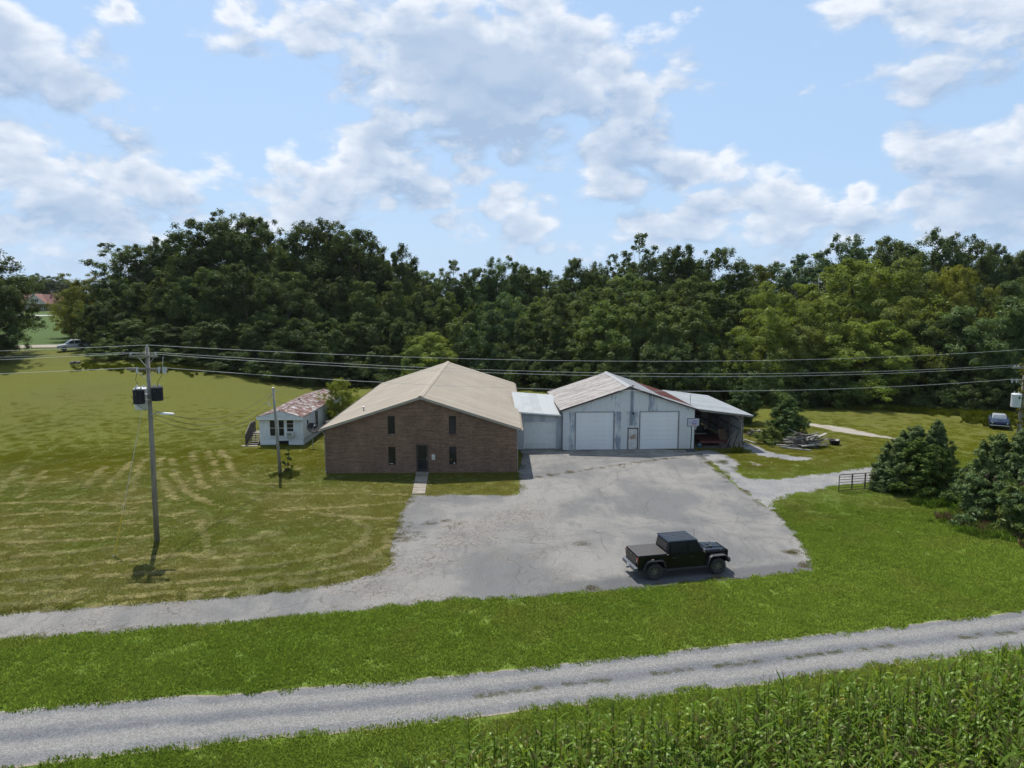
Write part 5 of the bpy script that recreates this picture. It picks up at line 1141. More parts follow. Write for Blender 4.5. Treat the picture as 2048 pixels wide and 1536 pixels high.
# ------------------------------------------------------------------ far house
def house():
    p = atd(74, 624, 284.); z = terr1(p.x, p.y); h = thing('distant_house', 'distant brick house with red-brown roof and cream gable beyond the far road', 'house', (p.x, p.y, z), R(4))
    BR = mat('far_brick', (.20,.125,.095),(.15,.095,.075),1,.9); RF = mat('red_brown_shingle', (.17,.07,.055),(.13,.055,.045),1.5,.85); CR = mat('cream_siding',(.55,.50,.42),(.48,.44,.37),1,.7)
    MB().box(-6.5,9,0,8,0,2.75).build('wall', BR, h)
    MB().prism([(-.6,2.6),(4,6.6),(8.6,2.6)],'x',-7,9.5).build('roof', RF, h)
    g = MB(); g.prism([(-4.1,2.76),(4.1,2.76),(0,6.3)],'y',-1.0,4); g.build('gable', CR, h)
    for s in (-1,1):
        MB().hexa([(s*4.7,-1.4,2.55),(0,-1.4,6.55),(0,4.2,6.55),(s*4.7,4.2,2.55),(s*4.7,-1.4,2.8),(0,-1.4,6.8),(0,4.2,6.8),(s*4.7,4.2,2.8)]).build('gable_roof', RF, h)
        MB().hexa([(s*4.6,-1.46,2.5),(0,-1.46,6.45),(0,-1.41,6.45),(s*4.6,-1.41,2.5),(s*4.6,-1.46,2.75),(0,-1.46,6.75),(0,-1.41,6.75),(s*4.6,-1.41,2.75)]).build('barge_board', M_WHITE, h)
    MB().box(-4.4,4.4,-1.3,.0,2.5,2.75).build('porch_beam', BR, h)
    for x in (-4.1,-.1,4.0): MB().box(x-.15,x+.15,-1.2,-.9,0,2.5).build('porch_post', BR, h)
    MB().box(-4.2,-.2,-.95,-.02,0,2.5).build('front_room', BR, h)
    for x0,x1,z0,z1,y in ((-.9,.9,3.5,4.8,-1.02),(-3.4,-2.4,.8,2.1,-.97),(1.8,2.7,.3,2.2,-.03)):
        w = MB().box(x0,x1,y-.06,y,z0,z1).build('window', M_WHITE, h); MB().box(x0+.15,(x0+x1)/2-.06,y-.08,y-.06,z0+.12,z1-.12).build('pane', M_GLASS, w); MB().box((x0+x1)/2+.06,x1-.15,y-.08,y-.06,z0+.12,z1-.12).build('pane', M_GLASS, w)
    for s in (-1,1): MB().box(s*1.15-.22,s*1.15+.22,-1.06,-1.01,3.5,4.8).build('shutter', M_BLACK, h)
    MB().box(3.6,4.4,3.6,4.4,5.2,7.9).build('chimney', BR, h)
house()
wb = thing('white_shed', 'white shed half hidden behind the trees on the left', 'shed', (-70, 150, terr1(-70, 150)), .1)
MB().box(-4,4,0,6,0,2.8).build('wall', M_WHITE, wb); MB().prism([(-4.3,2.7),(4.3,2.7),(0,4.4)],'y',-.3,6.3).build('roof', M_PALEROOF, wb); MB().box(-.9,.9,-.05,-.004,0,2.2).build('door', M_STEEL, wb)
# ------------------------------------------------------------------ leaf materials and tree prototypes
def leaf_mat(name, c, c2, trans=.40, spec=.010):
    m = bpy.data.materials.new(name); m.use_nodes = True; N = NT(m.node_tree); N.n.remove(N.n['Principled BSDF']); out = N.n['Material Output']
    at_ = N.new('ShaderNodeAttribute'); at_.attribute_name = 'tint'; oi = N.new('ShaderNodeObjectInfo')
    c0 = N.mix(at_.outputs['Fac'], c, c2)
    c0 = N.mix(1., c0, oi.outputs['Color'], 'MULTIPLY')
    d = N.new('ShaderNodeBsdfDiffuse'); N.link(c0, d.inputs['Color'])
    t = N.new('ShaderNodeBsdfTranslucent'); N.link(N.mix(1., c0, (1.35,1.25,.55), 'MULTIPLY'), t.inputs['Color'])
    mx = N.new('ShaderNodeMixShader'); mx.inputs[0].default_value = trans; N.link(d.outputs[0], mx.inputs[1]); N.link(t.outputs[0], mx.inputs[2])
    g = N.new('ShaderNodeBsdfGlossy'); g.inputs['Roughness'].default_value = .45; g.inputs['Color'].default_value = (.8,.85,.8,1)
    m2 = N.new('ShaderNodeMixShader'); m2.inputs[0].default_value = spec; N.link(mx.outputs[0], m2.inputs[1]); N.link(g.outputs[0], m2.inputs[2]); N.link(m2.outputs[0], out.inputs[0])
    return m
M_OAK = leaf_mat('oak_leaf', (.044,.070,.021), (.096,.124,.040)); M_POP = leaf_mat('poplar_leaf', (.070,.106,.029), (.136,.176,.058)); M_WAL = leaf_mat('walnut_leaf', (.086,.120,.024), (.160,.192,.048)); M_SUM = leaf_mat('sumac_leaf', (.055,.094,.028), (.115,.160,.056), .3)
M_CED = leaf_mat('cedar_leaf', (.026,.050,.013), (.060,.086,.024), .2); M_DUST = leaf_mat('grey_green_leaf', (.056,.086,.034), (.120,.156,.072), .3)
M_BARK = mat('bark', (.10,.088,.075), (.055,.048,.04), 2, .95, stretch=(3,3,.7), bump=.3); M_BARKL = mat('pale_bark', (.26,.24,.21), (.17,.155,.135), 2, .9, stretch=(3,3,.7))

def leaves(name, C, Nn, size, tint, m, aspect=.62, droop=0., rng=None):
    n = len(C); rng = rng or np.random.default_rng(1)
    Nn = Nn/np.linalg.norm(Nn, axis=1, keepdims=True)
    a = rng.normal(size=(n,3)); a[:,2] -= droop*2.2
    T = a-(a*Nn).sum(1, keepdims=True)*Nn; T /= np.linalg.norm(T, axis=1, keepdims=True)
    B = np.cross(Nn, T); s = size[:,None]
    v = np.stack([C+T*s*.5, C+B*s*.5*aspect-T*s*.06, C-T*s*.5, C-B*s*.5*aspect-T*s*.06], 1).reshape(-1,3)
    v[:, 2] += 0
    me = bpy.data.meshes.new(name); me.vertices.add(4*n); me.vertices.foreach_set('co', v.astype(np.float32).ravel())
    me.loops.add(4*n); me.loops.foreach_set('vertex_index', np.arange(4*n, dtype=np.int32))
    me.polygons.add(n); me.polygons.foreach_set('loop_start', np.arange(0,4*n,4,dtype=np.int32))
    try: me.polygons.foreach_set('loop_total', np.full(n,4,np.int32))
    except Exception: pass
    me.update(calc_edges=True)
    at_ = me.attributes.new('tint','FLOAT','POINT'); at_.data.foreach_set('value', np.repeat(tint,4).astype(np.float32))
    me.materials.append(m); return me
def make_tree(key, H, Rr, prof, npuff, pr, nl, ls, m, seed, aspect=.62, droop=0., trunk=.26, base=.12, flat=.92, bark=None, limbs=14, lobes=(.20,.14), up=.25, fill=.5, ppl=6., lrf=1.5):
    """prof: [(t, radius factor)...] crown outline from bottom (t=0) to tip (t=1)"""
    rng = np.random.default_rng(seed); ts = [q[0] for q in prof]; rs = [q[1] for q in prof]
    ph = rng.uniform(0,6.28,6); cen = []; rad = []
    zb = H*base
    tries = 0
    # sample heights so that puffs follow surface area
    w = np.array([np.interp(t, ts, rs) for t in np.linspace(0,1,60)])+.12; cdf = np.cumsum(w)/w.sum()
    nL = max(9, int(npuff/ppl)); LR = pr*lrf
    lobe = []
    for k in range(nL):
        t = float(np.interp((k+rng.random())/nL, cdf, np.linspace(0,1,60))); a = k*2.399+rng.normal()*.5
        lob = 1+lobes[0]*math.sin(2*a+ph[0]+3*t)+lobes[1]*math.sin(3*a+ph[1]-5*t)
        f = rng.random()**fill; r = float(np.interp(t, ts, rs))*Rr*lob*max(f,.12)
        lobe.append((r*math.cos(a), r*math.sin(a), zb+(H-zb)*t*.95, LR*rng.uniform(.55,1.45)*(1-.35*t)))
    for k in range(npuff):
        lx, ly, lz, lr = lobe[k % nL]; dd = rng.normal(size=3); dd[2] += .35; dd /= np.linalg.norm(dd); q_ = lr*(.35+.65*rng.random()**.5)
        cen.append((lx+dd[0]*q_, ly+dd[1]*q_, max(.1, lz+dd[2]*q_*.8))); rad.append(pr*.62*rng.uniform(.5,1.4)*(1-.3*lz/H))
    cen = np.array(cen); rad = np.array(rad)
    lean = np.array([[math.cos(ph[3])*.04*H, math.sin(ph[3])*.04*H, 0]])*(cen[:,2:3]/H)**1.5; cen = cen+lean
    n = npuff*nl; idx = np.repeat(np.arange(npuff), nl)
    d = rng.normal(size=(n,3)); d[:,2] += up; d /= np.linalg.norm(d, axis=1, keepdims=True)
    rr = rad[idx]*(.15+1.0*rng.random(n)**.7)
    P = cen[idx]+d*rr[:,None]*np.array([1,1,flat]); P[:,2] -= droop*.25*rr*np.abs(d[:,:2]).sum(1)
    out = P-np.array([0,0,H*.45]); out /= np.linalg.norm(out, axis=1, keepdims=True)
    Nn = d*.55+out*.45+rng.normal(size=(n,3))*.42+np.array([0,0,.2])
    tint = np.clip(.1+.45*rng.random(n)+.45*rng.random(nL)[idx % nL]**1.3, 0, 1)
    keep = P[:,2] > .05; 
    crown = leaves(key+'_crown', P[keep], Nn[keep], (ls*(.6+.8*rng.random(n)))[keep], tint[keep], m, aspect, droop, rng)
    tb = MB(); topz = H*.80
    tb.tube([(0,0,-.3),(0,0,.25),(lean[0,0]*.1,0,H*.3),(math.cos(ph[3])*.04*H*.4, math.sin(ph[3])*.04*H*.4, H*.55),(math.cos(ph[3])*.04*H*.7, math.sin(ph[3])*.04*H*.7, topz)], [trunk*1.35,trunk*1.05,trunk*.85,trunk*.5,trunk*.12], 9)
    for k in rng.permutation(npuff)[:limbs]:
        c = cen[k]; z0 = max(H*.15, min(c[2]*.72, topz*.95)); s0 = (z0/H); x0 = math.cos(ph[3])*.04*H*s0; y0 = math.sin(ph[3])*.04*H*s0
        mid = (np.array([x0,y0,z0])*.45+c*.55)+np.array([0,0,-.04*H]); rr0 = trunk*.38*(1-z0/H*.6); tb.tube([(x0,y0,z0),tuple(mid),tuple(c)], [rr0,rr0*.6,rr0*.18], 5)
    return (key, tb.mesh(key+'_trunk', bark or M_BARK, True), crown, H)
OAKP = [(0,.5),(.12,.85),(.3,1),(.55,1),(.75,.92),(.9,.7),(1,.42)]; OAKL = [(0,.3),(.1,.62),(.3,.95),(.6,1),(.82,.85),(1,.5)]; CONE = [(0,.75),(.15,1),(.4,.85),(.7,.55),(.9,.25),(1,.05)]; COL_ = [(0,.6),(.2,.95),(.5,1),(.75,.82),(.92,.52),(1,.2)]; BUSH = [(0,.95),(.2,1),(.5,.9),(.75,.65),(1,.2)]; DOME = [(0,.7),(.25,1),(.55,.95),(.8,.75),(1,.25)]
PROTO = {}
for k, args in {
 'oak':   [('oaka',20,5.6,OAKP,430,1.45,120,.26,M_OAK,1), ('oakb',20,5.2,OAKL,430,1.45,120,.26,M_OAK,2), ('oakc',20,6.0,OAKP,430,1.45,120,.26,M_OAK,3)],
 'poplar':[('popa',20,3.9,COL_,380,1.2,108,.24,M_POP,4), ('popb',20,4.3,CONE,380,1.2,108,.24,M_POP,5), ('popc',20,4.6,COL_,380,1.25,108,.24,M_POP,16)],
 'walnut':[('wala',15,5.4,DOME,370,1.35,112,.30,M_WAL,6), ('walb',15,5.0,OAKP,370,1.35,112,.30,M_WAL,7)],
 'sumac': [('suma',12,4.4,DOME,230,1.25,110,.42,M_SUM,8)],
 'brush': [('brua',6,3.2,BUSH,170,.95,100,.22,M_POP,9), ('brub',6,3.0,BUSH,170,.9,100,.22,M_OAK,10)],
}.items():
    PROTO[k] = []
    for a in args:
        kw = {}
        if k == 'walnut': kw = dict(aspect=.36, droop=.3, flat=.85, base=.07)
        if k == 'sumac': kw = dict(aspect=.26, droop=.4, flat=.75, base=.08)
        if k == 'brush': kw = dict(base=.01, trunk=.08, limbs=8)
        if k == 'poplar': kw = dict(base=.08, trunk=.22)
        if k == 'oak': kw = dict(base=.10, trunk=.34)
        PROTO[k].append(make_tree(*a, **kw))
for k, a in {'oak': [('oaksa',11,5.0,OAKP,330,1.15,120,.24,M_OAK,51), ('oaksb',11,5.2,BUSH,330,1.15,120,.24,M_OAK,52)], 'poplar': [('popsa',11,3.8,BUSH,300,1.0,112,.22,M_POP,53), ('popsb',11,3.6,COL_,300,1.0,112,.22,M_POP,54)]}.items():
    PROTO[k+'_low'] = [make_tree(*q_, base=.04, trunk=.18) for q_ in a]
PROTO['open'] = [make_tree('open',20,3.2,[(0,.4),(.3,.7),(.6,.9),(.8,1),(1,.45)],130,.95,60,.28,M_DUST,12,base=.3,trunk=.2,limbs=26,bark=M_BARKL)]
PROTO['bare'] = [make_tree('bare',16,3.4,[(0,.2),(.5,.8),(.8,1),(1,.6)],60,.7,34,.3,M_WAL,13,base=.35,trunk=.16,limbs=26,bark=M_BARKL)]
def plant(kind, var, x, y, H, width, rz, label, name, group=None, color=(1,1,1), cat='tree', sink=0.):
    key, tr, cr, h0 = PROTO[kind][var % len(PROTO[kind])]
    t = thing(name, label, cat, (x, y, terr1(x, y)-sink), rz, group); t.scale = (width, width, H/h0)
    a = mesh_obj('trunk', tr, t); b = mesh_obj('crown', cr, t); b.color = (*color, 1); return t
NAME = {'oak':'broadleaf_tree','poplar':'slender_tree','walnut':'spreading_tree','sumac':'feathery_tree','brush':'shrub','open':'thin_crowned_tree','bare':'sparse_tree'}
# skyline and front trees: photo pixel of the crown centre, pixel of the top, distance, width in pixels, kind, tone
def forest_row(row, rowname, rng):
    row = sorted(row, key=lambda r: r[0]); ords = ['first','second','third','fourth','fifth','sixth','seventh','eighth','ninth','tenth','eleventh','twelfth','thirteenth','fourteenth','fifteenth','sixteenth','seventeenth','eighteenth','nineteenth','twentieth']
    ords += ['twenty-'+o for o in ords[:9]] + ['thirtieth'] + ['thirty-'+o for o in ords[:9]] + ['fortieth'] + ['forty-'+o for o in ords[:9]]
    for i, (u, v, d, w, kind, tone) in enumerate(row):
        d += float(np.interp(u, [150, 650, 1100, 1450, 1600], [12, 17, 7, 2, 0]))
        p = atd(u, v, d); g = terr1(p.x, p.y); H = max(2., p.z-g)/.985
        var = rng.randrange(6); low = '_low' if H < 14.5 and kind in ('oak','poplar') else ''
        R0 = {'oak_low':5.1,'poplar_low':3.7,'oak':5.9,'poplar':4.4,'walnut':5.5,'sumac':4.6,'brush':3.2,'open':3.2,'bare':3.3}[kind+low]
        width = (w/2)/F*zc(d, 8)/R0*1.15
        j = rng.uniform(.72,1.22); col = {'d':(.78,.85,.82),'m':(1,1,1),'y':(1.15,1.2,.95),'b':(.95,1.12,1.35),'o':(1.4,1.2,.8)}[tone]
        lab = {'d':'dark','m':'mid-green','y':'yellowish','b':'grey-green','o':'autumn-tinged'}[tone]
        nm = NAME[kind]; plant(kind+low, var, p.x, p.y, H, width, rng.uniform(0,6.28), f"{lab} {nm.replace('_',' ')} in the {rowname} of the woods, {ords[i]} from the left", nm, f'trees in the {rowname}', tuple(c*j for c in col), 'shrub' if kind == 'brush' else 'tree')
rng = random.Random(11)
BACK = [(222,486,122,95,'open','m'),(220,560,120,100,'oak','d'),(285,488,120,120,'oak','m'),(338,472,122,120,'oak','d'),(415,440,118,150,'oak','d'),(470,431,120,150,'oak','m'),(528,438,118,130,'oak','d'),(610,446,118,140,'oak','d'),(665,448,120,150,'oak','m'),(722,460,120,130,'oak','d'),(765,490,122,90,'poplar','m'),(808,493,120,80,'oak','d'),(850,540,124,90,'poplar','m'),
 (905,520,130,70,'open','m'),(945,538,128,80,'oak','b'),(992,518,128,100,'oak','b'),(1040,526,130,90,'oak','m'),(1085,534,130,90,'poplar','m'),(1145,519,128,80,'oak','d'),(1195,527,130,90,'oak','d'),(1235,508,124,60,'open','y'),(1283,468,122,90,'open','m'),(1358,490,126,110,'oak','d'),(1428,498,126,110,'oak','d'),(1480,522,128,90,'poplar','d'),(1530,524,128,110,'walnut','m'),(1600,508,126,100,'open','b'),(1640,505,128,90,'bare','b'),(1705,475,126,120,'oak','b'),(1780,476,126,130,'oak','m'),(1862,467,126,130,'oak','b'),(1935,475,124,110,'oak','m'),(1996,490,124,80,'oak','d'),(2040,505,122,110,'oak','m'),(2090,500,122,110,'oak','d')]
MID = [(250,560,110,110,'oak','d'),(330,545,108,120,'oak','m'),(410,540,106,120,'oak','d'),(490,530,106,120,'oak','d'),(575,545,104,120,'oak','d'),(650,560,106,110,'oak','d'),(720,560,108,110,'poplar','m'),(780,560,110,90,'poplar','m'),(830,590,112,90,'oak','m'),
 (890,590,116,90,'poplar','y'),(950,600,116,90,'oak','d'),(1010,590,114,100,'oak','b'),(1070,600,114,90,'poplar','y'),(1125,585,112,100,'poplar','m'),(1185,570,110,90,'poplar','m'),(1245,545,108,120,'poplar','m'),(1300,560,110,90,'poplar','y'),(1375,550,108,120,'poplar','m'),(1440,560,108,100,'poplar','d'),(1500,575,106,100,'poplar','d'),(1550,570,104,130,'walnut','y'),(1610,590,106,110,'walnut','m'),(1700,520,106,220,'walnut','y'),(1790,525,108,200,'walnut','m'),(1870,560,106,130,'bare','b'),(1925,530,106,120,'walnut','o'),(1990,560,104,120,'sumac','m'),(2050,560,104,130,'oak','m'),(2110,540,104,130,'oak','m')]
FRONT = [(205,605,104,90,'oak','d'),(262,640,100,110,'oak','d'),(345,650,98,120,'oak','d'),(430,640,97,120,'oak','d'),(515,645,96,120,'oak','d'),(600,640,96,120,'oak','d'),(680,640,98,120,'oak','d'),(750,640,101,110,'oak','d'),(815,640,104,90,'poplar','d'),
 (862,665,100,110,'walnut','y'),(930,640,106,90,'poplar','m'),(985,625,106,110,'oak','b'),(1045,640,106,100,'oak','m'),(1110,635,104,100,'oak','d'),(1165,640,103,100,'poplar','m'),(1215,610,100,110,'poplar','y'),(1285,600,100,110,'poplar','m'),(1335,620,98,100,'poplar','m'),(1390,610,97,110,'poplar','m'),(1445,640,98,100,'oak','d'),(1535,620,95,150,'walnut','y'),(1600,650,94,130,'walnut','m'),(1650,600,97,130,'walnut','y'),(1730,640,93,180,'walnut','y'),(1800,600,96,150,'walnut','m'),(1850,650,95,120,'oak','d'),(1905,640,94,120,'oak','d'),(1965,610,92,150,'sumac','m'),(2035,590,91,170,'sumac','m'),(2100,600,90,150,'oak','m')]
SHRUB = [(205,715,99,60,'brush','d'),(240,700,96,90,'brush','d'),(310,700,95,90,'brush','d'),(390,705,94,90,'brush','d'),(460,705,93,90,'brush','d'),(540,710,93,90,'brush','d'),(620,710,93,90,'brush','d'),(690,715,94,90,'brush','d'),(760,700,97,90,'brush','m'),(820,705,98,80,'brush','y'),(925,700,102,90,'brush','m'),(990,695,102,90,'brush','d'),(1050,700,101,90,'brush','d'),(1110,705,100,90,'brush','d'),(1170,690,98,90,'brush','y'),(1230,700,96,90,'brush','m'),(1300,705,95,90,'brush','d'),(1360,700,94,90,'brush','d'),(1420,705,94,90,'brush','d'),(1480,710,93,80,'brush','d'),(1550,715,91,90,'brush','m'),(1620,725,90,80,'brush','d'),(1690,730,90,90,'brush','y'),(1760,735,90,80,'brush','d'),(1838,803,88,55,'brush','m'),(1905,800,87,50,'brush','d'),(1890,750,89,90,'brush','d'),(1960,745,87,90,'brush','m'),(2030,740,86,90,'brush','d')]
REAR = [((a[0]+b[0])/2+rng.uniform(-8,8), max(a[1],b[1])+rng.uniform(12,30), max(a[2],b[2])+9, 120, rng.choice(('oak','oak','poplar')), rng.choice('dmmb')) for a, b in zip(BACK[:-1], BACK[1:])]
DEEP = [((a[0]+b[0])/2+rng.uniform(-8,8), max(a[1],b[1])+rng.uniform(0,20), a[2]+9, 120, rng.choice(('oak','poplar')), rng.choice('dmm')) for a, b in zip(MID[:-1], MID[1:])]
forest_row(BACK, 'skyline row', rng); forest_row(REAR, 'rearmost row', rng); forest_row(DEEP, 'deep inner row', rng); forest_row(MID, 'middle row', rng); forest_row(FRONT, 'front row', rng); forest_row(SHRUB, 'edge thicket', rng)
# lone trees
def lone(u, v, d, w, kind, var, label, name, color=(1,1,1), cat='tree', base_v=None):
    p = atd(u, v, d); g = terr1(p.x, p.y); R0 = {'oak':5.9,'poplar':4.4,'walnut':5.5,'sumac':4.6,'brush':3.2,'open':3.2,'cedar':1.75,'holly':2.0,'vine':.6}[kind]
    return plant(kind, var, p.x, p.y, (p.z-g)/.985, (w/2)/F*zc(d, 5)/R0, var*1.7, label, name, None, color, cat)
lone(-60,492,108,200,'oak',0,'dark broadleaf tree at the far left edge of the photo','broadleaf_tree',(.75,.82,.8)); lone(-20,560,104,110,'oak',2,'lower dark tree half outside the left edge of the photo','broadleaf_tree',(.8,.85,.8))
lone(172,548,136,115,'walnut',0,'yellowish spreading tree overhanging the silver SUV','spreading_tree',(1.1,1.0,.8)); lone(136,578,142,65,'walnut',1,'low yellowish tree left of the silver SUV tree','spreading_tree',(1.2,1.05,.75))
for i,(u,v,d,w) in enumerate(((60,552,330,70),(95,560,325,60),(20,556,335,70),(130,560,330,60),(-30,548,330,90),(165,565,330,70),(75,548,345,50),(110,552,350,60),(40,560,350,60))):
    lone(u,v,d,w,'oak',i,['leftmost','second','third','fourth','fifth','sixth','seventh','eighth','rightmost'][sorted([60,95,20,130,-30,165,75,110,40]).index(u)]+' distant bluish tree behind the far brick house, counting from the left','broadleaf_tree',(1,1,1)).__setitem__('group','distant trees behind the house')
# cedars, hollies
PROTO['cedar'] = [make_tree('ceda',5,1.75,CONE,420,.40,60,.19,M_CED,21,ppl=3.,lrf=1.,aspect=.32,base=.02,trunk=.08,limbs=10,up=.5,lobes=(.12,.1)), make_tree('cedb',5,1.7,COL_,420,.40,60,.19,M_CED,22,ppl=3.,lrf=1.,aspect=.32,base=.02,trunk=.08,limbs=10,up=.5,lobes=(.12,.12))]
PROTO['holly'] = [make_tree('hola',5,1.9,[(0,.9),(.25,1),(.5,.85),(.75,.55),(.92,.28),(1,.12)],480,.45,80,.16,M_DUST,23,ppl=3.,lrf=1.1,base=.02,trunk=.08,limbs=12), make_tree('holb',5,1.9,BUSH,480,.45,80,.16,M_DUST,24,ppl=3.,lrf=1.1,base=.02,trunk=.08,limbs=12)]
lone(1576,794,69.5,92,'cedar',0,'conical grey-green evergreen beside the lumber heap','evergreen_tree',(1.5,1.5,1.6)); lone(1538,855,67.5,55,'brush',0,'low light green bush at the foot of the conical evergreen','shrub',(1.2,1.15,.9),'shrub')
lone(1488,768,78.5,74,'cedar',1,'dark evergreen standing right behind the open shed','evergreen_tree',(1.2,1.25,1.4))
lone(1794,876,51.4,96,'holly',1,'rounded grey-green bush with its foot at the farm gate','evergreen_bush',(1.1,1.1,.85)); lone(1828,852,52.4,108,'holly',1,'tallest rounded grey-green bush behind the dark cedar','evergreen_bush',(1.05,1.08,.85)); lone(1876,843,52.6,85,'holly',0,'slim pointed evergreen rising behind the dark cedar','evergreen_bush',(1.05,1.08,.85)); lone(1780,925,50.9,80,'holly',1,'small low bush growing against the farm gate end','evergreen_bush',(.9,1.,.85))
lone(1836,878,49.8,120,'cedar',0,'dark green cedar in front of the grey-green bushes','cedar_tree',(1.45,1.4,.9)); lone(1864,890,50.6,92,'cedar',1,'second dark cedar overlapping the right of the clump','cedar_tree',(1.4,1.35,.9))
lone(1992,868,45.5,120,'holly',1,'grey-green bush rising above the sumac at the right edge','evergreen_bush',(1.15,1.15,.85)); lone(2050,862,44.5,140,'holly',0,'dark evergreen bush cut by the right edge','evergreen_bush',(1.05,1.08,.85))
PROTO['sumacbush'] = [make_tree('smb',3.2,2.1,BUSH,210,.50,60,.34,M_SUM,31,aspect=.24,droop=.5,flat=.5,base=.05,trunk=.05,limbs=16,up=.5)]
def sumac_bush(u, vb, H, W, lab, rz, col=(.85,.9,.9)):
    p = at(u, vb); key, tr, cr, h0 = PROTO['sumacbush'][0]; t = thing('sumac_bush', lab, 'shrub', p, rz, 'sumac bushes at the right edge'); t.scale = (W/2.1, W/2.1, H/h0); mesh_obj('trunk', tr, t); b = mesh_obj('crown', cr, t); b.color = (*col, 1)
    r = random.Random(int(u)); cm = mat('dark_seed_head', (.035,.014,.012), (.05,.02,.015), 8, .9)
    for k in range(7):
        a = r.uniform(0,6.28); q_ = r.uniform(.2,1.6); z = 3.2*(1-.12*q_**2)*r.uniform(.85,1.0); MB().lathe([(0,0),(.07,.05),(.08,.15),(.03,.28),(0,.3)],7,(q_*math.cos(a),q_*math.sin(a),z)).build('seed_head', cm, t)
sumac_bush(1948,1005,2.4,1.7,'sumac bush at the left end of the right-edge thicket',0.); sumac_bush(1975,1035,3.0,2.3,'tallest sumac bush with dark seed heads at the right edge',1.3); sumac_bush(2020,1060,2.9,2.3,'sumac bush right of the tallest one in the thicket',2.4); sumac_bush(2070,1075,3.1,2.4,'sumac bush cut off by the right edge',3.9,(1.,.9,.6)); sumac_bush(2010,1010,3.4,2.1,'rear sumac bush below the right-edge evergreens',5.,(.9,.95,.9))
# yellowing sapling by the mobile home, creepers, weeds
lone(684,757,74.5,75,'walnut',1,'yellowing sapling behind the heat pump of the mobile home','sapling',(1.35,1.3,.75))
lone(660,800,76,40,'brush',0,'small green bush behind the mobile home end','shrub',(1,1,1),'shrub')
PROTO['vine'] = [make_tree('vin',2,.42,[(0,1),(.3,.6),(.6,.8),(1,.3)],26,.16,60,.10,M_OAK,41,base=.0,trunk=.02,limbs=6)]
p = at(577, 950); plant('vine',0,p.x,p.y,2.3,1.,0,'upright dark weed growing beside the short service pole','tall_weed',None,(1,1,1),'weed'); p = at(569,951); plant('vine',0,p.x,p.y,.9,1.3,1.,'low brown weed clump at the foot of the short service pole','tall_weed',None,(1.6,1.,.8),'weed')
cv = PROTO['vine'][0]
for i in range(4):
    z = 3.2+1.55*i; t = thing('creeper', ['lowest','lower middle','upper middle','topmost'][i]+' clump of yellowing creeper on the right utility pole', 'creeper', (PR.x+.02*i, PR.y-.12, z), i*1.9, 'creeper clumps on the right pole'); t.scale = (1.15,1.0,.85); mesh_obj('stem', cv[1], t); mesh_obj('foliage', cv[2], t).color = (2.2,1.6,.7,1)
# ------------------------------------------------------------------ turf, hay, weeds, corn (nobody could count these: stuff)
def blade_mat(name, trans=.25, dry=None):
    m = bpy.data.materials.new(name); m.use_nodes = True; N = NT(m.node_tree); N.n.remove(N.n['Principled BSDF']); out = N.n['Material Output']
    a = N.new('ShaderNodeAttribute'); a.attribute_type = 'INSTANCER'; a.attribute_name = 'bladecol'
    t_ = N.new('ShaderNodeAttribute'); t_.attribute_name = 'tint'
    c = N.mix(1., a.outputs['Color'], N.mix(t_.outputs['Fac'], (.70,.74,.70), (1.40,1.32,1.25)), 'MULTIPLY')
    d = N.new('ShaderNodeBsdfDiffuse'); N.link(c, d.inputs['Color']); t = N.new('ShaderNodeBsdfTranslucent'); N.link(N.mix(1., c, (1.2,1.15,.7), 'MULTIPLY'), t.inputs['Color'])
    nn = N.vm('NORMALIZE', N.vm('ADD', N.vm('SCALE', N.new('ShaderNodeNewGeometry').outputs['Normal'], .35), (0, 0, 1)), (0, 0, 0)); N.link(nn, d.inputs['Normal'])   # a sward is lit like the surface its blades make up
    mx = N.new('ShaderNodeMixShader'); mx.inputs[0].default_value = trans; N.link(d.outputs[0], mx.inputs[1]); N.link(t.outputs[0], mx.inputs[2]); N.link(mx.outputs[0], out.inputs[0]); return m
M_BLADE = blade_mat('grass_blade')
def blades(name, n, rad, h, w, lean, seed, m, flatlie=False):
    rng = np.random.default_rng(seed); r = rad*np.sqrt(rng.random(n)); a = rng.uniform(0,6.283,n); base = np.stack([r*np.cos(a), r*np.sin(a), np.zeros(n)],1)
    b = rng.uniform(0,6.283,n); dr = np.stack([np.cos(b), np.sin(b), np.zeros(n)],1); sd = np.stack([-np.sin(b), np.cos(b), np.zeros(n)],1)
    hh = h*(.55+.9*rng.random(n)); ln = hh*lean*(.3+rng.random(n))
    ww = (w*(.7+.6*rng.random(n)))[:,None]; up = np.array([[0,0,1.]])
    if flatlie:
        base[:,2] = rng.random(n)*h*.5; L = rad*(.35+.5*rng.random(n)); tip = base+dr*L[:,None]+up*(rng.normal(size=n)*h*.35)[:,None]; tip[:,2] = np.maximum(tip[:,2], .012); mid = (base+tip)/2+up*(h*.15); base[:,2] = np.maximum(base[:,2], .01)
    else:
        tip = base+dr*ln[:,None]+up*hh[:,None]; mid = base+dr*(ln*.35)[:,None]+up*(hh*.62)[:,None]
    v = np.stack([base-sd*ww, base+sd*ww, mid+sd*ww*.8, tip, mid-sd*ww*.8],1).reshape(-1,3)
    me = bpy.data.meshes.new(name); f = [(5*i,5*i+1,5*i+2,5*i+3,5*i+4) for i in range(n)]; me.from_pydata(v.tolist(), [], f); me.materials.append(m)
    me.attributes.new('tint','FLOAT','POINT').data.foreach_set('value', np.repeat(rng.random(n),5).astype(np.float32)); return me
LIB = bpy.data.collections.new('scatter_library')
def lib(name, meshes):
    c = bpy.data.collections.new(name)
    for i, me in enumerate(meshes):
        o = bpy.data.objects.new(f'{name}_{i}', me); c.objects.link(o)
    return c
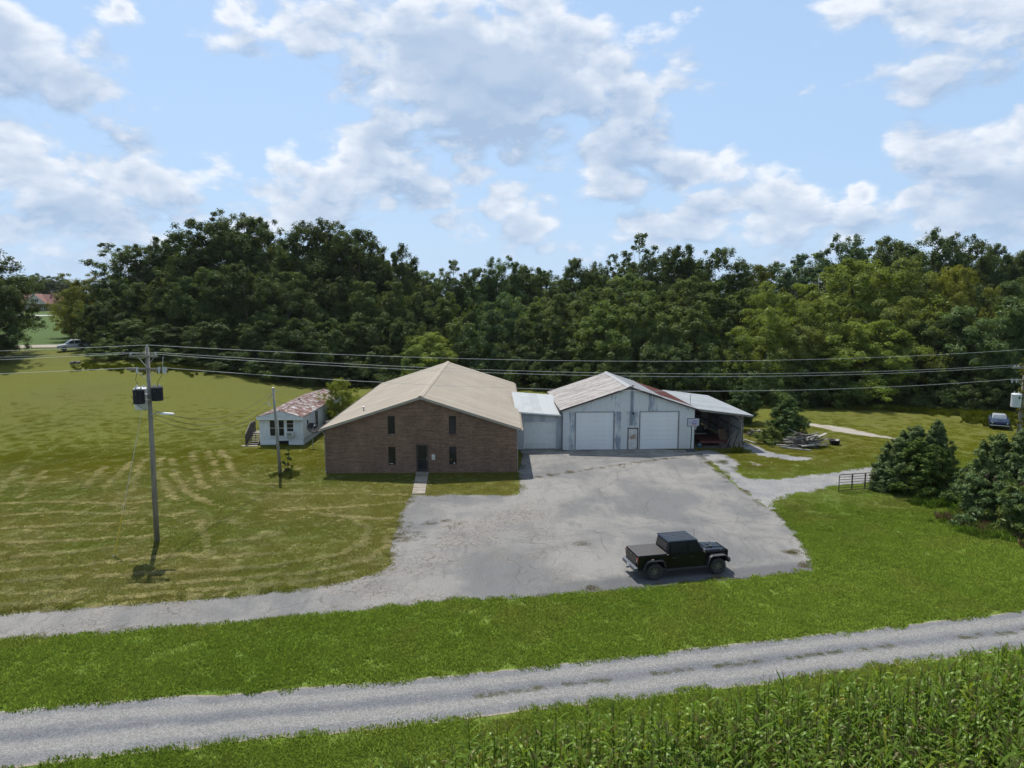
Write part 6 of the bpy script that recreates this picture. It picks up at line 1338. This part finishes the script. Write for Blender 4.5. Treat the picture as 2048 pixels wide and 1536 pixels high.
def scatter(name, P, scale, col, coll, label, cat, seed, tilt=0.):
    n = len(P); rng = np.random.default_rng(seed)
    me = bpy.data.meshes.new(name); me.vertices.add(n); me.vertices.foreach_set('co', np.asarray(P, np.float32).ravel())
    me.attributes.new('sc','FLOAT','POINT').data.foreach_set('value', np.asarray(scale, np.float32))
    rot = np.stack([rng.normal(size=n)*tilt, rng.normal(size=n)*tilt, rng.uniform(0,6.283,n)],1).astype(np.float32)
    me.attributes.new('rot','FLOAT_VECTOR','POINT').data.foreach_set('vector', rot.ravel())
    me.attributes.new('bladecol','FLOAT_COLOR','POINT').data.foreach_set('color', np.concatenate([np.asarray(col), np.ones((n,1))],1).astype(np.float32).ravel())
    me.update()
    o = mesh_obj(name, me); tag(o, label, cat, kind='stuff')
    g = bpy.data.node_groups.new(name+'_nodes','GeometryNodeTree'); g.interface.new_socket('Geometry',in_out='INPUT',socket_type='NodeSocketGeometry'); g.interface.new_socket('Geometry',in_out='OUTPUT',socket_type='NodeSocketGeometry')
    N = NT(g); gi = N.new('NodeGroupInput'); go = N.new('NodeGroupOutput'); ip = N.new('GeometryNodeInstanceOnPoints'); ci = N.new('GeometryNodeCollectionInfo')
    ci.inputs['Collection'].default_value = coll; ci.inputs['Separate Children'].default_value = True; ci.inputs['Reset Children'].default_value = True
    ip.inputs['Pick Instance'].default_value = True
    def na(nm, ty): x = N.new('GeometryNodeInputNamedAttribute'); x.data_type = ty; x.inputs['Name'].default_value = nm; return x.outputs['Attribute']
    N.link(gi.outputs[0], ip.inputs['Points']); N.link(ci.outputs[0], ip.inputs['Instance']); N.link(na('sc','FLOAT'), ip.inputs['Scale'])
    e2r = N.new('FunctionNodeEulerToRotation'); N.link(na('rot','FLOAT_VECTOR'), e2r.inputs[0]); N.link(e2r.outputs[0], ip.inputs['Rotation'])
    N.link(ip.outputs[0], go.inputs[0]); md = o.modifiers.new('scatter','NODES'); md.node_group = g
    return o
rg = np.random.default_rng(5)
def hard(x, y, grow=0.):
    k = np.zeros(x.shape, bool)
    for p in HARD: k |= inpoly(x, y, p)
    for c, th, x0, x1, y0, y1 in ((at(843.5,946),.0155,-7.75,7.75,-.05,29.4),(at(1257,899),.0465,-10.5,11.0,-.05,12.9),(at(564,889.7),-.004,-2.1,2.1,.05,15.2)):
        cx, sx = math.cos(th), math.sin(th); lx = (x-c.x)*cx+(y-c.y)*sx; ly = -(x-c.x)*sx+(y-c.y)*cx; k |= (lx > x0) & (lx < x1) & (ly > y0) & (ly < y1)
    return k
def field(n, x0, x1, y0, y1):
    """points inside the camera's view wedge (with a margin), off the hard surfaces"""
    x = rg.uniform(x0,x1,n); y = rg.uniform(y0,y1,n); k = np.abs(x) < y*.80+3
    x, y = x[k], y[k]; k = ~hard(x, y); return x[k], y[k]
G_SHORT = lib('turf_short', [blades(f'ts{i}', 90, .42, .045, .011, .9, 60+i, M_BLADE) for i in range(4)])
G_LUSH = lib('turf_lush', [blades(f'tl{i}', 95, .36, .085, .012, .9, 70+i, M_BLADE) for i in range(4)])
G_TALL = lib('turf_tall', [blades(f'tt{i}', 60, .35, .42, .016, .55, 80+i, M_BLADE) for i in range(3)])
def put(x, y, dz=0.): return np.stack([x, y, terr(x, y)+dz], 1)
def vary(c, s=.16): return c*(1+rg.normal(size=(len(c),1))*s)
line = lambda x: 27.8+(x+21)*.2016
# lush strip by the road and verge
x, y = field(34000, -34, 42, 16, 48); k = rg.random(len(x)) < ss(1, 0, (y-line(x)-2.4)/(1.2+9*ss(8, 16, x))); x, y = x[k], y[k]
scatter('lush_grass', put(x,y), rg.uniform(.7,1.35,len(x)), vary(lawn_color(x,y)*1.35,.09), G_LUSH, 'lush green grass strip between the parking lot and the gravel road', 'grass', 1)
x, y = field(68000, -58, 46, 30, 68); k = y > line(x)+1.5; x, y = x[k], y[k]; k = rg.random(len(x)) < .42*ss(69, 56, y); x, y = x[k], y[k]
scatter('mown_grass', put(x,y), rg.uniform(.7,1.5,len(x)), vary(lawn_color(x,y)*1.5,.07), G_SHORT, 'mown lawn grass round the brick building and the gate', 'grass', 2)
x, y = field(30000, -60, 60, 58, 90); k = rg.random(len(x)) < .30*ss(92, 66, y)*ss(56, 68, y); x, y = x[k], y[k]
scatter('meadow_grass', put(x,y), rg.uniform(.7,1.2,len(x)), vary(lawn_color(x,y)*1.5,.05), G_SHORT, 'olive meadow grass running back to the woods', 'grass', 3)
# taller rough grass: wood edge, under bushes, beside walls
xs, ys = [], []
for (u0,v0),(u1,v1),n,wd in (((160,738),(480,748),260,1.2),((480,748),(760,766),260,1.2),((1040,776),(1100,778),60,1.5),((1500,800),(1650,808),220,1.2),((1650,808),(1860,826),260,1.2),((1860,826),(2048,838),260,1.4)):
    for i in range(n):
        t = rg.random(); u, v = u0+(u1-u0)*t, v0+(v1-v0)*t; d = 60
        if u < 800:
            # march along the ray to the sloping ground
            r = pix_dir(u, v)
            for s in np.arange(60,140,.5):
                p = Vector((0,0,CAM_H))+r*s
                if p.z < terr1(p.x,p.y): break
        else: p = at(u, v)
        xs.append(p.x+rg.normal()*wd); ys.append(p.y+rg.normal()*wd+1)
for (u,v,n,w) in ((1997,846,60,1.3),(1850,985,60,.8),(1905,1010,70,.8),(1950,1045,80,.8),(2000,1070,80,.8),(1575,882,30,.8),(1515,868,30,.7),(570,951,12,.35),(1476,905,8,.2)):
    p = at(u, v); xs += list(p.x+rg.normal(size=n)*w*1.3); ys += list(p.y+rg.normal(size=n)*w*.8)
x, y = np.array(xs), np.array(ys); k = ~hard(x, y); x, y = x[k], y[k]
ct = lawn_color(x, y)*np.array([1.35,1.5,1.3]); br = (y < 45) & (x > 24) & (rg.random(len(x)) < .35); ct[br] = np.array([.20,.145,.085])
scatter('rough_grass', put(x,y), rg.uniform(.45,1.1,len(x)), vary(ct), G_TALL, 'tall rough grass along the wood edge and under bushes', 'grass', 4)
# weeds springing from cracks and lot edges
xs, ys = [], []
edge = lot_top[9:14] + lot_top[20:] + lot_bot
for a, b in zip(edge[:-1], edge[1:]):
    n = int(math.dist(a, b)*3.0)
    for i in range(n):
        t = rg.random(); xs.append(a[0]+(b[0]-a[0])*t+rg.normal()*.16); ys.append(a[1]+(b[1]-a[1])*t+rg.normal()*.16)
for (u,v,n,w) in ((1587,1107,16,.25),(1612,1131,10,.2),(1433,1157,10,.18),(1185,1178,8,.14),(1165,1090,5,.2),(805,1075,26,.5),(795,1050,20,.4),(1126,902,10,.25),(1440,925,24,.5),(1510,935,40,.8),(840,1048,6,.6),(900,1046,6,.6)):
    p = at(u, v); xs += list(p.x+rg.normal(size=n)*w); ys += list(p.y+rg.normal(size=n)*w)
x, y = np.array(xs), np.array(ys); c = np.where(rg.random((len(x),1)) < .55, np.array([[.15,.12,.055]]), np.array([[.07,.078,.02]]))
scatter('edge_weeds', np.stack([x,y,np.full(len(x),.012)],1), rg.uniform(.35,.8,len(x)), vary(c), G_SHORT, 'dry weeds fraying the edges and cracks of the parking lot', 'weeds', 5)
# weedy centre strip of the gravel road
xs, ys = [], []; cl = px_poly([(940,1396),(1100,1374),(1300,1349),(1500,1325),(1700,1302),(1900,1279),(2048,1263),(2200,1247)])
for a, b in zip(cl[:-1], cl[1:]):
    for i in range(int(math.dist(a,b)*16)):
        t = rg.random(); X, Y_ = a[0]+(b[0]-a[0])*t, a[1]+(b[1]-a[1])*t
        if vnoise(X, Y_, .8, 77) > .56-.014*min(X, 14): xs.append(X+rg.normal()*.05); ys.append(Y_+rg.normal()*.07)
x, y = np.array(xs), np.array(ys); c = np.where(rg.random((len(x),1)) < .4, np.array([[.17,.16,.07]]), np.array([[.11,.135,.035]]))
scatter('road_weeds', np.stack([x,y,np.full(len(x),.012)],1), rg.uniform(.18,.40,len(x)), vary(c), G_SHORT, 'broken strip of weeds along the middle of the gravel road', 'weeds', 6)
# cut hay lying in swaths
G_HAY = lib('hay_wisps', [blades(f'hw{i}', 60, .45, .10, .012, 1, 90+i, M_BLADE, True) for i in range(4)])
Z = lambda pts: [at(0+a/2.409, 900+b/2.409) for a, b in pts]
ROWS = [Z(r) for r in ([(720,10),(680,70),(650,130),(640,200)],[(620,60),(560,130),(500,190)],[(500,80),(440,140),(400,200)],[(780,40),(770,120),(800,190),(830,240)],[(830,30),(850,120),(890,200),(960,245),(1030,265)],[(930,10),(945,110),(990,190)],[(1005,5),(1030,80),(1050,135)],[(1060,0),(1120,90),(1150,145),(1260,165),(1500,160)],
 [(1100,205),(1500,212),(1960,218)],[(1300,292),(1640,280),(1980,252)],[(960,340),(985,440),(1035,520)],[(1040,520),(1200,505),(1340,500)],[(1040,445),(1200,430),(1350,405)],[(1100,335),(1250,395),(1360,400)],[(0,260),(250,250),(560,260),(760,250)],[(0,150),(200,165),(420,150)],[(0,320),(300,300),(640,310)],[(0,380),(330,360),(700,350)],[(0,450),(300,440),(700,420)],
 [(0,520),(300,500),(560,470)],[(0,585),(400,560),(900,500),(1050,520)],[(0,640),(400,610),(800,590),(1300,560),(1650,500),(1780,420)],[(0,700),(500,670),(1000,630),(1500,590),(1750,540),(1850,470),(1870,400)],[(0,745),(500,715),(1000,672),(1450,640),(1720,590)],[(0,790),(400,760),(900,712),(1400,675)],[(1700,330),(1780,380),(1740,470)],[(1500,300),(1700,330),(1900,330)],[(600,300),(820,320),(960,290)],[(240,90),(160,160),(90,240)],[(100,80),(40,150),(0,200)])]
xs, ys, sc = [], [], []
for r in ROWS:
    for a, b in zip(r[:-1], r[1:]):
        L = (b-a).length
        for i in range(int(L*15)):
            t = rg.random(); p = a.lerp(b, t); wob = (float(fbm(p.x,p.y,2.5,91))-.5)*1.6
            if vnoise(p.x,p.y,2.2,55) < .22: continue
            xs.append(p.x+rg.normal()*.13+wob*.25); ys.append(p.y+rg.normal()*.11+wob*.35); sc.append(rg.uniform(.25,.55))
x = rg.uniform(-46,-1.5,9000); y = rg.uniform(29,58,9000); k = (np.abs(x) < y*.8+2) & (y > line(x)+3.2) & (fbm(x,y,1.6,13) > .46) & (rg.random(9000) < .45); xs += list(x[k]); ys += list(y[k]); sc += list(rg.uniform(.2,.45,k.sum()))
x, y, sc = np.array(xs), np.array(ys), np.array(sc); k = ~hard(x,y); x, y, sc = x[k], y[k], sc[k]
tone = fbm(x,y,3.,23)[:,None]; c = np.array([[.34,.315,.165]])*(1-ss(.42,.62,tone))+np.array([[.265,.265,.13]])*ss(.42,.62,tone)
scatter('cut_hay', put(x,y,.02), sc, vary(c,.22), G_HAY, 'pale cut hay lying in curving swaths over the left lawn', 'hay', 8)

# ------------------------------------------------------------------ standing corn
def corn_plant(i):
    r = random.Random(300+i); H = r.uniform(2.0,2.5); v, f, t = [], [], []
    def ribbon_leaf(base, az, L, w, rise, tint):
        n = 6; b0 = len(v); d = Vector((math.cos(az),math.sin(az),0)); s = Vector((-d.y,d.x,0)); ph = r.uniform(-.4,.4); fold = r.uniform(.45,.8)
        for k in range(n+1):
            q_ = k/n; p = base+d*(L*(q_*.8-.1*q_*q_))+Vector((0,0,rise*q_-L*1.0*max(0,q_-.0)**2.2*fold)); ww = w*(.55+1.1*q_)*(1-q_**2.5) if q_ < 1 else .002
            tw = ph*q_*2.; sv_ = (s*math.cos(tw)+Vector((0,0,1))*math.sin(tw))*ww
            v.append(p-sv_); v.append(p+sv_); t.extend([tint]*2)
        for k in range(n): f.append((b0+2*k,b0+2*k+1,b0+2*k+3,b0+2*k+2))
    def stalk(a, b, ra, rb, tint, n=5):
        b0 = len(v)
        for p, rr in ((a,ra),(b,rb)):
            for k in range(n): an = 6.283*k/n; v.append(p+Vector((rr*math.cos(an),rr*math.sin(an),0))); t.append(tint)
        for k in range(n): f.append((b0+k,b0+(k+1)%n,b0+n+(k+1)%n,b0+n+k))
    stalk(Vector((0,0,0)), Vector((r.uniform(-.05,.05),r.uniform(-.05,.05),H)), .016, .008, .3)
    az = r.uniform(0,6.28); nl = 14
    for k in range(nl):
        z = .35+(H-.5)*k/(nl-1); ribbon_leaf(Vector((0,0,z)), az+math.pi*(k % 2)+r.uniform(-.5,.5), r.uniform(.5,.78)*(1-.25*(k/nl)), r.uniform(.030,.044), r.uniform(.30,.62), r.uniform(.25,.75) if r.random() > .12 else .95)
    for k in range(7):
        an = r.uniform(0,6.28); o = Vector((math.cos(an),math.sin(an),0))*(.10 if k else .0); stalk(Vector((0,0,H-.02)), Vector((0,0,H))+o+Vector((0,0,r.uniform(.16,.26))), .004, .002, 1., 3)
    me = bpy.data.meshes.new(f'corn{i}'); me.from_pydata([tuple(p) for p in v], [], f); me.attributes.new('tint','FLOAT','POINT').data.foreach_set('value', np.array(t, np.float32)); me.polygons.foreach_set('use_smooth',[True]*len(me.polygons)); return me
def corn_mat():
    m = bpy.data.materials.new('corn_leaf'); m.use_nodes = True; N = NT(m.node_tree); N.n.remove(N.n['Principled BSDF']); out = N.n['Material Output']
    a = N.new('ShaderNodeAttribute'); a.attribute_type = 'INSTANCER'; a.attribute_name = 'bladecol'; t_ = N.new('ShaderNodeAttribute'); t_.attribute_name = 'tint'
    c = N.mix(N.ramp(t_.outputs['Fac'],.2,.8), (.080,.140,.015), (.128,.195,.030)); c = N.mix(N.ramp(t_.outputs['Fac'],.9,.97), c, (.27,.23,.13)); c = N.mix(1., c, a.outputs['Color'], 'MULTIPLY')
    d = N.new('ShaderNodeBsdfDiffuse'); N.link(c, d.inputs['Color']); t = N.new('ShaderNodeBsdfTranslucent'); N.link(N.mix(1.,c,(1.3,1.25,.6),'MULTIPLY'), t.inputs['Color'])
    mx = N.new('ShaderNodeMixShader'); mx.inputs[0].default_value = .42; N.link(d.outputs[0],mx.inputs[1]); N.link(t.outputs[0],mx.inputs[2])
    g = N.new('ShaderNodeBsdfGlossy'); g.inputs['Roughness'].default_value = .38; g.inputs['Color'].default_value = (.75,.95,.6,1); m2 = N.new('ShaderNodeMixShader'); m2.inputs[0].default_value = .013; N.link(mx.outputs[0],m2.inputs[1]); N.link(g.outputs[0],m2.inputs[2]); N.link(m2.outputs[0],out.inputs[0]); return m
cm_ = corn_mat(); cms = [corn_plant(i) for i in range(8)]
for me in cms: me.materials.append(cm_)
G_CORN = lib('corn_plants', cms)
# rows run with the road; field edge from the verge backwards
e0, e1, e2 = Vector((-7.6,14.6)), Vector((4.2,19.3)), Vector((24.,24.2))
xs, ys = [], []
dv = (e2-e1).normalized(); nv = Vector((dv.y,-dv.x))
for row in range(40):
    for s in np.arange(-14, 34, .15):
        p = e1+dv*(s+rg.normal()*.03)+nv*(row*.62+rg.normal()*.05)
        if p.y < 1.5 or abs(p.x) > p.y*.95+4: continue
        # left boundary of the field slants towards the camera
        if (p.x-e0.x) < (p.y-e0.y)*1.85 and p.y > e0.y-9 and s < 1: 
            continue
        if rg.random() < .05: continue
        xs.append(p.x); ys.append(p.y)
x, y = np.array(xs), np.array(ys); k = y > 6.5; x, y = x[k], y[k]
c = np.ones((len(x),3))*(1+rg.normal(size=(len(x),1))*.12); yl = rg.random(len(x)) < .12; c[yl] *= np.array([1.5,1.25,.8])
scatter('corn_crop', put(x,y), rg.uniform(.86,1.12,len(x)), c, G_CORN, 'dense field of tasselled green corn at the lower right', 'corn', 9, .04)

# ------------------------------------------------------------------ humid summer haze
hz = MB().box(-420, 420, -30, 420, -1.2, 40).build('haze', None); tag(hz, 'thin summer haze over the fields and woods', 'haze', kind='stuff')
hm_ = bpy.data.materials.new('haze'); hm_.use_nodes = True; N = NT(hm_.node_tree); N.n.remove(N.n['Principled BSDF'])
pv = N.new('ShaderNodeVolumePrincipled'); pv.inputs['Color'].default_value = (.86, .92, 1, 1); pv.inputs['Density'].default_value = .00005; pv.inputs['Anisotropy'].default_value = .25
N.link(pv.outputs[0], N.n['Material Output'].inputs['Volume']); hz.data.materials.append(hm_)
